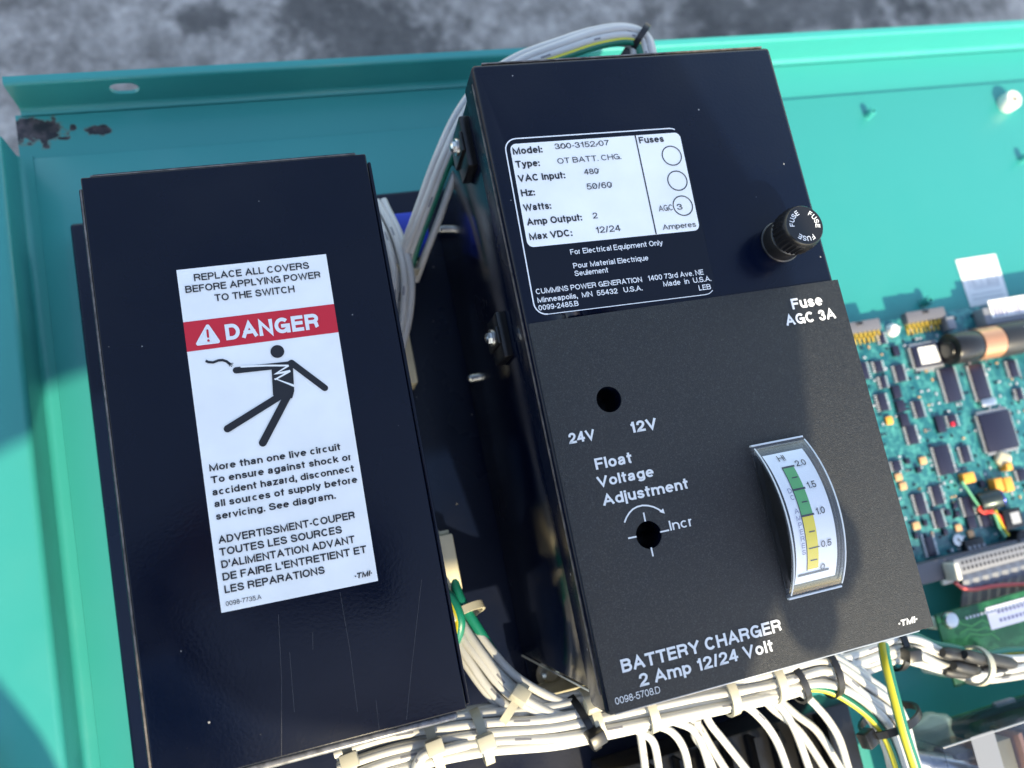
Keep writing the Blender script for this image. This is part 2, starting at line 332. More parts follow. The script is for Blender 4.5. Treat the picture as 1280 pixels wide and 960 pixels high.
def speck_black(name, base, rough, dust=.06, orange=(900, .12, .0003)):
    """glossy black powder coat with fine dust specks"""
    M = mat(name, (base,) * 3, rough, bump=orange, rvar=(22, .22), spec=.26)
    t = M.node_tree; b = t.nodes['Principled BSDF']; tc = t.nodes['Texture Coordinate']
    v = t.nodes.new('ShaderNodeTexVoronoi'); v.inputs['Scale'].default_value = 210
    t.links.new(tc.outputs['Object'], v.inputs['Vector'])
    sep = t.nodes.new('ShaderNodeSeparateColor'); t.links.new(v.outputs['Color'], sep.inputs[0])
    th = t.nodes.new('ShaderNodeMath'); th.operation = 'MULTIPLY'; th.inputs[1].default_value = .085
    pw = t.nodes.new('ShaderNodeMath'); pw.operation = 'POWER'; pw.inputs[1].default_value = 4
    t.links.new(sep.outputs[0], pw.inputs[0]); t.links.new(pw.outputs[0], th.inputs[0])
    lt = t.nodes.new('ShaderNodeMath'); lt.operation = 'LESS_THAN'; t.links.new(v.outputs['Distance'], lt.inputs[0]); t.links.new(th.outputs[0], lt.inputs[1])
    mx = t.nodes.new('ShaderNodeMix'); mx.data_type = 'RGBA'; mx.inputs['A'].default_value = (base * .2, base * .7, base * 2.8, 1); mx.inputs['B'].default_value = (dust * 4, dust * 4, dust * 4, 1)  # blue of the reflected sky put into the black base colour
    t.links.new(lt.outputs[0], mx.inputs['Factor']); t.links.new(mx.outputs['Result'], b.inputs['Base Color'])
    return M

M_teal = teal_mat()
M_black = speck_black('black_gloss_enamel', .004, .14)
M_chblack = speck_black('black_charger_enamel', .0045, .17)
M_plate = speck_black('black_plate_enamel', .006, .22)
M_over = mat('black_textured_film', (.009, .0105, .0145), .45, bump=(4200, .8, .0004), noise=(3000, .95), spec=.42)
def glint_flecks(M, base):  # sun sparkle of the textured film put into its colour as pale flecks
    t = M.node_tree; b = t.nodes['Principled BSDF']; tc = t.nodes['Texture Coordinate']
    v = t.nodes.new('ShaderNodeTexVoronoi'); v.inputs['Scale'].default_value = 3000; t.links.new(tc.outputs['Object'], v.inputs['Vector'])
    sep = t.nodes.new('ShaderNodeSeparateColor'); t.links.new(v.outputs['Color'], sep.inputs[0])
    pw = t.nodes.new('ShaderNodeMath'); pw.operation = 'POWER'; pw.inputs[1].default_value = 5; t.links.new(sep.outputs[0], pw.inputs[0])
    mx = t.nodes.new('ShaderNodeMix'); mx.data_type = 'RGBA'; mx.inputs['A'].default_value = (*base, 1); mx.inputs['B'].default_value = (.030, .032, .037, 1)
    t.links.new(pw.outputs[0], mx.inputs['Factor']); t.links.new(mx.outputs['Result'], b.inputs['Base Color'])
glint_flecks(M_over, (.0065, .008, .012))
M_white = mat('white_label_film', (.86, .86, .84), .38, noise=(55, .05), rvar=(40, .15))
M_red = mat('red_print', (.62, .012, .03), .4)
M_ink = mat('black_ink', (.010, .010, .014), .45)
M_wprint = mat('white_print', (.78, .79, .80), .5)
M_gprint = mat('grey_print', (.40, .41, .43), .5)
M_wire = mat('white_wire_insulation', (.55, .545, .52), .38, noise=(90, .05))
M_wmark = mat('wire_marking_ink', (.20, .20, .22), .5)
M_wireg = mat('green_wire_insulation', (.0, .17, .11), .38)
M_wirey = mat('yellow_wire_stripe', (.58, .52, .04), .4)
M_tie = mat('natural_nylon', (.47, .44, .34), .35)
M_btie = mat('black_nylon', (.012, .012, .013), .35)
M_cream = mat('cream_plastic', (.70, .64, .45), .45)
M_blue = mat('blue_plastic', (.01, .05, .55), .4)
M_steel = mat('zinc_steel', (.62, .62, .60), .28, metal=1, bump=(400, .1, .0005))
M_dsteel = mat('dark_steel', (.25, .25, .26), .35, metal=1)
M_shrink = mat('black_heat_shrink', (.02, .02, .021), .5)
M_clear = clear('clear_acrylic', (.985, .99, .995))
M_card = mat('white_meter_card', (.80, .82, .86), .5)
M_green = mat('meter_green', (.06, .36, .10), .5)
M_yellow = mat('meter_yellow', (.80, .62, .02), .5)
M_lilac = mat('lilac_print', (.16, .16, .30), .5)
M_bplas = mat('black_bakelite', (.010, .010, .011), .28, bump=(500, .08, .0004))
M_nylon = mat('white_nylon', (.75, .73, .66), .4)

# ------------------------------------------------------------------ ground
def asphalt():
    M = mat('worn_asphalt', (.2, .2, .21), .85)
    t = M.node_tree; b = t.nodes['Principled BSDF']; tc = t.nodes['Texture Coordinate']
    def N(sc, det, ro=.6):
        n = t.nodes.new('ShaderNodeTexNoise'); n.inputs['Scale'].default_value = sc; n.inputs['Detail'].default_value = det; n.inputs['Roughness'].default_value = ro
        t.links.new(tc.outputs['Object'], n.inputs['Vector']); return n.outputs[0]
    a = N(38, 9, .72); c = N(6, 5); d = N(160, 4)
    r1 = t.nodes.new('ShaderNodeValToRGB'); e = r1.color_ramp.elements
    e[0].position = .30; e[0].color = (.135, .125, .118, 1); e[1].position = .74; e[1].color = (.52, .48, .45, 1)
    k = e.new(.5); k.color = (.28, .26, .245, 1)
    mm = t.nodes.new('ShaderNodeMath'); mm.operation = 'ADD'; t.links.new(a, mm.inputs[0])
    m2 = t.nodes.new('ShaderNodeMath'); m2.operation = 'MULTIPLY_ADD'; m2.inputs[1].default_value = .9; m2.inputs[2].default_value = -.45
    t.links.new(c, m2.inputs[0]); t.links.new(m2.outputs[0], mm.inputs[1])
    m3 = t.nodes.new('ShaderNodeMath'); m3.operation = 'MULTIPLY_ADD'; m3.inputs[1].default_value = .35; m3.inputs[2].default_value = -.175
    t.links.new(d, m3.inputs[0]); m4 = t.nodes.new('ShaderNodeMath'); m4.operation = 'ADD'
    t.links.new(mm.outputs[0], m4.inputs[0]); t.links.new(m3.outputs[0], m4.inputs[1]); t.links.new(m4.outputs[0], r1.inputs[0])
    # darker patches with noisy edges
    last = None
    for (px, py, rx, ry) in ((455, 45, .075, .075), (500, 62, .07, .04), (395, 8, .05, .04), (950, 38, .05, .03), (1015, 12, .18, .035), (900, 15, .06, .05), (255, 20, .03, .02)):
        q = P(px, py, -.45)
        sb = t.nodes.new('ShaderNodeVectorMath'); sb.operation = 'SUBTRACT'; sb.inputs[1].default_value = (q.x, q.y, -.45)
        dv = t.nodes.new('ShaderNodeVectorMath'); dv.operation = 'MULTIPLY'; dv.inputs[1].default_value = (1 / rx, 1 / ry, 0)
        ln = t.nodes.new('ShaderNodeVectorMath'); ln.operation = 'LENGTH'
        t.links.new(tc.outputs['Object'], sb.inputs[0]); t.links.new(sb.outputs[0], dv.inputs[0]); t.links.new(dv.outputs[0], ln.inputs[0])
        if last is None: last = ln.outputs['Value']
        else:
            mn = t.nodes.new('ShaderNodeMath'); mn.operation = 'MINIMUM'
            t.links.new(last, mn.inputs[0]); t.links.new(ln.outputs['Value'], mn.inputs[1]); last = mn.outputs[0]
    ad = t.nodes.new('ShaderNodeMath'); ad.operation = 'ADD'; t.links.new(last, ad.inputs[0])
    m5 = t.nodes.new('ShaderNodeMath'); m5.operation = 'MULTIPLY_ADD'; m5.inputs[1].default_value = 3.2; m5.inputs[2].default_value = -1.6
    t.links.new(a, m5.inputs[0]); t.links.new(m5.outputs[0], ad.inputs[1])
    mk = t.nodes.new('ShaderNodeMapRange'); mk.inputs[1].default_value = .6; mk.inputs[2].default_value = 1.35; mk.inputs[3].default_value = .72; mk.inputs[4].default_value = 0
    t.links.new(ad.outputs[0], mk.inputs[0])
    mx = t.nodes.new('ShaderNodeMix'); mx.data_type = 'RGBA'; mx.inputs['B'].default_value = (.045, .045, .048, 1)
    t.links.new(mk.outputs[0], mx.inputs['Factor']); t.links.new(r1.outputs[0], mx.inputs['A']); t.links.new(mx.outputs['Result'], b.inputs['Base Color'])
    bp = t.nodes.new('ShaderNodeBump'); bp.inputs['Strength'].default_value = .6; bp.inputs['Distance'].default_value = .006
    t.links.new(d, bp.inputs['Height']); t.links.new(bp.outputs[0], b.inputs['Normal'])
    return M
GZ = -.45
tag(B().sheet([(-20, -20), (20, -20), (20, 20), (-20, 20)], GZ).build('asphalt_ground', asphalt()), kind='structure')

# ------------------------------------------------------------------ teal enclosure panel
XL, YT, XR, YB = -.180, .290, 1.10, -.36  # panel lengthened unseen to the right so its shadow covers the ground
STEP = .2645
panel = thing('enclosure_panel', (.2, 0, 0), 'teal enamelled sheet metal enclosure panel with turned-up edges and a rusty corner', 'metal panel')
SH = .0016
fl = B().box((XL, YB, -SH), (XR, STEP, 0)).build('floor_sheet', M_teal, panel, bevel=.0004)
B().box((XL, STEP - .004, -.0037), (XR, YT - .0025, -.0021)).build('edge_strip', M_teal, panel)
def profile_sweep(prof, axis, a, b, name, mats, parent, nseg=1):
    """prof: open list of (c, z) giving a thin sheet of thickness SH; axis 'x' sweeps along x with c=y, 'y' along y with c=x"""
    n = len(prof); off = []
    for i in range(n):
        p0 = Vector(prof[max(i - 1, 0)]); p1 = Vector(prof[min(i + 1, n - 1)]); t = (p1 - p0).normalized()
        off.append(Vector(prof[i]) + Vector((t.y, -t.x)) * SH)
    ring = [Vector(p) for p in prof] + off[::-1]; k = len(ring); bb = B(); vs = []
    for s in range(nseg + 1):
        q = a + (b - a) * s / nseg
        vs += [((q, p.x, p.y) if axis == 'x' else (p.x, q, p.y)) for p in ring]
    fs = [tuple(range(k)), tuple(nseg * k + i for i in range(k - 1, -1, -1))]
    for s in range(nseg):
        fs += [(s * k + i, (s + 1) * k + i, (s + 1) * k + (i + 1) % k, s * k + (i + 1) % k) for i in range(k)]
    bb.add(vs, fs); me = bb.mesh(name)
    bm = bmesh.new(); bm.from_mesh(me); bmesh.ops.recalc_face_normals(bm, faces=bm.faces); bm.to_mesh(me); bm.free()
    return link(name, me, mats, parent, smooth=40)
def bend(c0, z0, r, a0, a1, n=6):
    return [(c0 + r * math.cos(a0 + (a1 - a0) * i / n), z0 + r * math.sin(a0 + (a1 - a0) * i / n)) for i in range(n + 1)]
H = math.pi / 2
FT = -.0021
prof = [(YT - .0035, FT)] + bend(YT - .003, FT + .003, .003, -H, 0) + [(YT, .0170)] + bend(YT + .0016, .0174, .0016, math.pi, H)[1:] + [(YT + .0040, .0190)]
tf = profile_sweep(prof, 'x', -.1775, XR, 'top_flange', M_teal, panel)
hx = P(155, 113, .012).x
slot = B()
sp = [(hx - .0022 + .0042 * math.cos(t), .0105 + .0042 * math.sin(t)) for t in [H + math.pi * i / 8 for i in range(9)]] + \
     [(hx + .0022 + .0042 * math.cos(t), .0105 + .0042 * math.sin(t)) for t in [-H + math.pi * i / 8 for i in range(9)]]
slot.add([(x, YT - .01, z) for x, z in sp] + [(x, YT + .01, z) for x, z in sp],
         [tuple(range(18)), tuple(range(35, 17, -1))] + [(i, 18 + i, 18 + (i + 1) % 18, (i + 1) % 18) for i in range(18)])
cut(tf, slot)
prof = [(XL - .112, .0150), (XL - .112, .0195)] + [(XL - .110, .0210), (XL - .0030, .0210)] + bend(XL - .003, .0180, .003, H, 0)[1:] + bend(XL + .003, .003, .003, math.pi, math.pi * 1.5) + [(XL + .006, 0.0003)]  # lip widened out of view to keep the ground at the corner shaded
profile_sweep([(c, z) for c, z in prof], 'y', YB, .2655, 'side_flange', M_teal, panel)
# studs and nylon spacer standing on the panel
def stud(px, py, h, r, parent, name='stud', M=M_teal, top=None):
    p = P(px, py, 0)
    bb = B().lathe((p.x, p.y, -.0004), [(r * 1.25, 0), (r * 1.25, .0008), (r, .001), (r, h * .9), (r * .8, h), (r * .45, h), (r * .45, h * .6), (0.0002, h * .6)], n=18)
    return bb.build(name, M, parent, smooth=40)
stud(1084, 145, .0065, .0022, panel)
stud(1276, 200, .0065, .0022, panel)
stud(1153, 379, .0070, .0024, panel)
p = P(1256, 131, 0)
sp_ = B().lathe((p.x, p.y, -.0002), [(.0055, 0), (.0058, .0006), (.0058, .0066), (.0050, .0078), (.0022, .0078), (.0022, .003), (.0002, .003)], n=28).build('nylon_spacer', M_nylon, panel, smooth=40)
stud(1178, 834, .006, .0042, panel, 'stud', mat('teal_stud', (.05, .30, .2), .4))

# stand that carries the panel, set back out of sight
M_wood = mat('pine_board', (.42, .28, .15), .7, noise=(30, .25))
stand = thing('wooden_crate', (.2, -.05, GZ), 'plain wooden crate standing on the asphalt under the teal panel', 'crate')
for i, y in enumerate((-.28, -.17, -.06, .05)):
    B().box((-.08, y, -.030), (.50, y + .10, -.0030)).build('plank', M_wood, stand, bevel=.002)
for x in (-.08, .47):
    for y in (-.28, .12):
        B().box((x, y, GZ), (x + .03, y + .03, -.0305)).build('leg', M_wood, stand, bevel=.002)
for z in (-.14, -.28, -.42):
    B().box((-.05, -.2795, z), (.47, -.262, z + .09)).build('plank', M_wood, stand, bevel=.002)
    B().box((-.05, .132, z), (.47, .1495, z + .09)).build('plank', M_wood, stand, bevel=.002)

# ------------------------------------------------------------------ black mounting plate
BZ = .014
plate = thing('mounting_plate', (0, .1, 0), 'black enamelled mounting plate bolted flat on the teal panel', 'metal plate')
B().box((-.159, -.16, .0002), (.1319, .2255, BZ)).build('plate_body', M_plate, plate, bevel=.0016, seg=3)
def screw(c, axis, r, h, M, parent, name='screw'):
    c = Vector(c); a = Vector(axis).normalized(); bb = B()
    bb.cyl(c, c + a * h * .35, r * 1.45, n=20).cyl(c + a * h * .35, c + a * h * .75, r, n=6).cyl(c + a * h * .75, c + a * h, r * .92, r * .6, n=14)
    return bb.build(name, M, parent, smooth=30)
q = P(686, 842, BZ); screw((q.x, q.y, BZ), (0, 0, 1), .0042, .005, M_steel, plate)
a = P(648, 800, BZ); b = P(662, 872, BZ)
B().box((a.x + .001, b.y, BZ), (a.x + .06, a.y + .01, BZ + .0016)).build('cover_strip', M_plate, plate, bevel=.0004)
tri = [P(x, y, BZ)[:2] for x, y in ((567, 690), (655, 830), (600, 830))]

# ------------------------------------------------------------------ left switch cover with warning label
CX0, CX1, CY0, CY1, CZ = -.1316, -.0385, .0078, .1990, .108
cover = thing('switch_cover', ((CX0 + CX1) / 2, .1, BZ), 'glossy black metal switch cover carrying the white DANGER label', 'metal cover')
bb = B().box((CX0 + .0004, CY0 + .0004, BZ + .0003), (CX1 - .0004, CY1 - .0004, CZ - .0004))
bb.build('box_body', M_plate, cover, bevel=.0008)
# lid: sheet with folded skirts and little corner reliefs
L = B().box((CX0, CY0, CZ - .0012), (CX1, CY1, CZ))
lid = L.build('lid', M_black, cover, bevel=.0011, seg=4, smooth=50)
M_edge = mat('worn_edge', (.16, .14, .125), .4, metal=.4, noise=(300, .5))
for (n, a, b) in (('skirt', (CX0 - .0012, CY0 + .003, CZ - .030), (CX0 - .0002, CY1 - .0035, CZ - .0014)), ('skirt', (CX1 + .0002, CY0 + .0012, CZ - .030), (CX1 + .0014, CY1 - .0028, CZ - .0010)),
                  ('skirt', (CX0 + .0035, CY1 + .0002, CZ - .030), (CX1 - .0035, CY1 + .0013, CZ - .0010))):
    B().box(a, b).build(n, M_black, cover, bevel=.0004)
B().box((CX0 + .002, CY0 - .0028, CZ - .0050), (CX1 - .0030, CY0 - .0002, CZ - .0020)).build('bottom_lip', mat('lit_lip', (.16, .16, .17), .3, metal=.3, noise=(400, .5)), cover, bevel=.0010, seg=3)  # lip coloured paler to stand in for its sunlit glint
for (a, b) in (((CX0 + .003, CY1 + .00005, CZ - .0009), (CX1 - .0035, CY1 + .0005, CZ - .0002)), ((CX0 - .0006, CY0 + .002, CZ - .0009), (CX0 - .00005, CY1 - .004, CZ - .0002))):
    B().box(a, b).build('worn_edge', M_edge, cover)
# faint scratches
M_scr = mat('scratch', (.06, .06, .065), .5)
for pts in (((348, 768), (352, 850), (352, 945)), ((425, 740), (437, 810), (447, 890)), ((527, 725), (515, 830), (508, 900)), ((362, 815), (368, 890)), ((470, 875), (474, 912)), ((391, 790), (391, 812))):
    B().stroke([P(x, y, CZ)[:2] for x, y in pts], .00010, CZ + .00006).build('scratch', M_scr, cover)

F1 = Face(200, 310, 2.0433, CZ)
c4 = [F1.w(c) for c in ((42, 57), (424, 16), (557, 850), (157, 932))]
F1.ang = (math.atan2(c4[1].y - c4[0].y, c4[1].x - c4[0].x) + math.atan2(c4[2].y - c4[3].y, c4[2].x - c4[3].x)) / 2
wl = B().poly([(v.x, v.y) for v in (c4[3], c4[2], c4[1], c4[0])], CZ + .00002, CZ + .00018).build('warning_label', M_white, cover)
tag(wl, 'white electric shock warning label with red DANGER band')
def lerp(a, b, t): return a + (b - a) * t
def uv(c4, u, v): return lerp(lerp(c4[0], c4[1], u), lerp(c4[3], c4[2], u), v)
LH = (c4[0] - c4[3]).length
v0 = (F1.w((63, 190)) - c4[0]).length / LH; v1 = (F1.w((75, 265)) - c4[0]).length / LH
q = [uv(c4, 0, v1), uv(c4, 1, v1), uv(c4, 1, v0), uv(c4, 0, v0)]
B().sheet([(x.x, x.y) for x in q], CZ + .00026).build('red_band', M_red, wl)
BD = .021
for (s, a, b, h, M, bo, sh) in (
    ('REPLACE ALL COVERS', (88, 84), (382, 55), 18, M_ink, .016, 0), ('BEFORE APPLYING POWER', (66, 114), (411, 79), 18, M_ink, .016, 0), ('TO THE SWITCH', (141, 136), (345, 115), 18, M_ink, .016, 0),
    ('DANGER', (170, 236), (408, 207), 41, M_wprint, .035, 0),
    ('More than one live circuit', (127, 570), (462, 517), 18, M_ink, BD, 0), ('To ensure against shock or', (131, 600), (488, 544), 18, M_ink, BD, 0),
    ('accident hazard, disconnect', (135, 631), (497, 573), 18, M_ink, BD, 0), ('all sources of supply before', (140, 661), (505, 601), 18, M_ink, BD, 0),
    ('servicing. See diagram.', (144, 692), (450, 643), 18, M_ink, BD, 0),
    ('ADVERTISSMENT-COUPER', (150, 754), (499, 693), 20, M_ink, BD, 0), ('TOUTES LES SOURCES', (153, 785), (466, 730), 20, M_ink, BD, 0),
    ("D'ALIMENTATION ADVANT", (158, 816), (499, 755), 20, M_ink, BD, 0), ("DE FAIRE L'ENTRETIENT ET", (161, 847), (529, 781), 20, M_ink, BD, 0),
    ('LES REPARATIONS', (166, 879), (422, 834), 20, M_ink, BD, 0), ('0098-7735.A', (169, 914), (260, 897), 12, M_ink, 0, 0),
    ('\u00b7TMI\u00b7', (497, 845), (541, 837), 14, M_ink, .03, .25)):
    F1.text(s, a, b, h, M, wl, bo, sh, dz=.00036)
# warning triangle
def capsule(bb, a, b, r, z, n=10):
    a = Vector(a); b = Vector(b); t = (b - a).normalized(); th = math.atan2(t.y, t.x)
    pts = [(b.x + r * math.cos(th - H + math.pi * i / n), b.y + r * math.sin(th - H + math.pi * i / n)) for i in range(n + 1)]
    pts += [(a.x + r * math.cos(th + H + math.pi * i / n), a.y + r * math.sin(th + H + math.pi * i / n)) for i in range(n + 1)]
    return bb.sheet(pts, z)
K1 = .001 * (F1.w((100, 500)) - F1.w((200, 500))).length / .1     # metres per crop pixel
bb = B(); T3 = [F1.w2(c) for c in ((122, 201), (98, 245), (148, 239))]
bb.sheet([T3[0], T3[1], T3[2]], CZ + .00036)
for i in range(3): capsule(bb, T3[i], T3[(i + 1) % 3], 5.5 * K1, CZ + .00030 + i * .00002)
bb.build('warning_triangle', M_wprint, wl)
bb = B(); capsule(bb, F1.w2((121.5, 211)), F1.w2((123.5, 228)), 2.8 * K1, CZ + .00044); capsule(bb, F1.w2((124.4, 237)), F1.w2((124.5, 237.6)), 3.2 * K1, CZ + .00044)
bb.build('exclamation_mark', M_red, wl)
# falling man pictogram
bb = B(); Z = CZ + .00036
hc = F1.w2((300, 265)); bb.sheet([(hc[0] + 18.5 * K1 * math.cos(i * math.pi / 14), hc[1] + 18.5 * K1 * math.sin(i * math.pi / 14)) for i in range(28)], Z)
for a, b, r in (((195, 313), (332, 298), 9), ((336, 294), (421, 358), 9), ((308, 378), (173, 462), 10), ((328, 374), (263, 498), 10.5)):
    capsule(bb, F1.w2(a), F1.w2(b), r * K1, Z)
    Z += .00001
bb.sheet([F1.w2(c) for c in ((285, 306), (289, 376), (300, 388), (338, 384), (343, 366), (339, 290), (330, 289))], Z)
bb.stroke([F1.w2(c) for c in ((117, 289), (124, 292), (136, 293), (149, 288), (160, 287), (170, 290), (180, 298))], 7 * K1, Z)
for e in ((188, 295), (187, 300), (184, 304), (178, 303)): bb.stroke([F1.w2((176, 295)), F1.w2(e)], 1.8 * K1, Z + .00001)
bb.build('falling_person_symbol', M_ink, wl)
bb = B(); bb.stroke([F1.w2(c) for c in ((206, 304), (270, 301), (328, 301))], 5 * K1, Z + .00006)
bb.sheet([F1.w2(c) for c in ((328, 299), (330, 303), (304, 318), (332, 312), (334, 317), (296, 338), (291, 336), (318, 321), (290, 324))], Z + .00007)
bb.sheet([F1.w2(c) for c in ((291, 334), (296, 334), (344, 350), (343, 356))], Z + .00008)
bb.build('lightning_bolt', M_white, wl)

# ------------------------------------------------------------------ battery charger
W_, H_, CH = .117, .2175, .130
charger = thing('battery_charger', (W_ / 2, H_ / 2, BZ), 'black metal battery charger box with round fuse knob and small curved meter', 'battery charger')
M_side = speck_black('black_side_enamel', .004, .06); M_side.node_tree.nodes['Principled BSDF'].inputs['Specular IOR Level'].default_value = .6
B().box((.0012, .005, BZ + .0003), (W_ - .0012, H_ - .002, .1132)).build('chassis', M_side, charger, bevel=.0009)
B().box((.0008, .0042, BZ + .0005), (.0011, .0049, .1130)).build('chassis_edge', mat('sunlit_edge', (.55, .53, .48), .4, metal=.2), charger)  # bright colour stands in for sun catching the chassis edge
housing = B().box((0, 0, .1134), (W_, H_, CH)).build('housing', M_chblack, charger, bevel=.0018, seg=4, smooth=50)
h1 = P(760.5, 499.6, CH); h2 = P(810.3, 668.6, CH); HR1 = .0043; HR2 = .0044
cut(housing, B().cyl((h1.x, h1.y, .1145), (h1.x, h1.y, .14), HR1, n=32)); cut(housing, B().cyl((h2.x, h2.y, .1145), (h2.x, h2.y, .14), HR2, n=32))
# thin worn paint edges on the top fold
B().box((.004, H_ + .0001, CH - .0016), (W_ - .003, H_ + .0006, CH - .0007)).build('worn_edge', M_edge, charger)
B().box((-.0004, .006, CH - .0034), (.00005, H_ - .006, CH - .0026)).build('worn_edge', M_edge, charger)
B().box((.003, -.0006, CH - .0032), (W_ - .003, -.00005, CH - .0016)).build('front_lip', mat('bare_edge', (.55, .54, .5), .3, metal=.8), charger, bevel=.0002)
# textured overlay film
ov = [P(662.4, 402.8, CH), P(1049, 351.5, CH), P(1163.5, 784.5, CH), P(762, 892.5, CH)]
oy1 = (ov[0].y + ov[1].y) / 2; ox0 = min(ov[0].x, ov[3].x) ; ox1 = (ov[1].x + ov[2].x) / 2; oy0 = max(.0004, (ov[2].y + ov[3].y) / 2)
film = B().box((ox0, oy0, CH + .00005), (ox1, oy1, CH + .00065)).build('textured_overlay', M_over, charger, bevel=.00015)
cut(film, B().cyl((h1.x, h1.y, .12), (h1.x, h1.y, .14), HR1, n=32)); cut(film, B().cyl((h2.x, h2.y, .12), (h2.x, h2.y, .14), HR2, n=32))
OZ = CH + .00065
bb = B().cyl((h1.x - .0030, h1.y - .0018, .1170), (h1.x - .0030, h1.y - .0018, .1185), .0006, n=10); bb.build('solder_point', M_steel, charger)
F3 = Face(680, 460, 3.691, OZ); F5 = Face(740, 740, 2.909, OZ); F2 = Face(900, 220, 4.572, OZ)
M_wp2 = mat('pale_print', (.66, .67, .68), .5)
BB = .028
for (F, s, a, b, h, M, bo, sh) in (
    (F3, '24V', (115, 350), (240, 330), 50, M_wp2, BB, 0), (F3, '12V', (405, 299), (526, 280), 52, M_wp2, BB, 0),
    (F3, 'Float', (240, 467), (410, 440), 53, M_wp2, .022, 0), (F3, 'Voltage', (248, 547), (510, 504), 50, M_wp2, .022, 0),
    (F3, 'Adjustment', (272, 630), (670, 562), 52, M_wp2, .022, 0), (F3, 'Incr', (583, 748), (686, 731), 47, M_wp2, .004, 0),
    (F2, 'Fuse', (415, 762), (590, 738), 62, M_wprint, BB, 0), (F2, 'AGC 3A', (380, 855), (666, 815), 62, M_wprint, BB, 0),
    (F5, 'BATTERY CHARGER', (110, 289), (693, 147), 50, M_wp2, .026, 0), (F5, '2 Amp 12/24 Volt', (172, 340), (663, 220), 48, M_wp2, .022, 0),
    (F5, '0098-5708.D', (86, 408), (250, 369), 27, M_wp2, -.004, 0), (F5, '\u00b7TMI\u00b7', (1115, 126), (1183, 109), 23, M_wprint, .04, .25)):
    F.text(s, a, b, h, M, film, bo, sh, dz=.00008)
bb = B(); K3 = (F3.w((100, 700)) - F3.w((200, 700))).length / 100
bb.stroke([F3.w2(c) for c in ((371, 713), (380, 690), (393, 669), (410, 651), (430, 640), (455, 634), (480, 635), (505, 641), (528, 652), (543, 662))], 7 * K3, OZ + .00008)
bb.sheet([F3.w2(c) for c in ((532, 664), (557, 672), (549, 648))], OZ + .00009)
for a, b in (((459, 667), (467, 708)), ((536, 757), (577, 748)), ((388, 786), (426, 778)), ((494, 828), (503, 869))): bb.stroke([F3.w2(a), F3.w2(b)], 7 * K3, OZ + .00008)
bb.build('adjustment_symbol', M_wp2, film)

# rating label
F4 = Face(600, 140, 3.556, CH)
rc = [F4.w(c) for c in ((130, 145), (885, 92), (977, 526), (212, 604))]
F4.ang = (math.atan2(rc[1].y - rc[0].y, rc[1].x - rc[0].x) + math.atan2(rc[2].y - rc[3].y, rc[2].x - rc[3].x)) / 2
K4 = (F4.w((300, 500)) - F4.w((400, 500))).length / 100
lab_c = [F4.w(c) for c in ((103, 122), (888, 70), (1052, 808), (246, 908))]
M_lblk = mat('black_label_film', (.0012, .003, .010), .3, spec=.3)
def rounded(c4, r, n=6):
    out = []
    for i in range(4):
        p = c4[i]; a = (c4[i - 1] - p).normalized(); b = (c4[(i + 1) % 4] - p).normalized()
        for k in range(n + 1):
            t = k / n * H
            q = p + a * r * (1 - math.sin(t)) + b * r * (1 - math.cos(t)); out.append((q.x, q.y))
    return out
rl = B().poly(rounded(lab_c, .0042)[::-1], CH + .00004, CH + .00018).build('rating_label', M_lblk, charger)
tag(rl, 'black and white rating label with model and fuse data')
B().sheet(rounded(rc, .0022)[::-1], CH + .00026).build('white_field', M_white, rl)
ol = rounded([c + (Vector(((lab_c[0] + lab_c[2]) / 2)) - c) * .004 for c in lab_c], .0042)
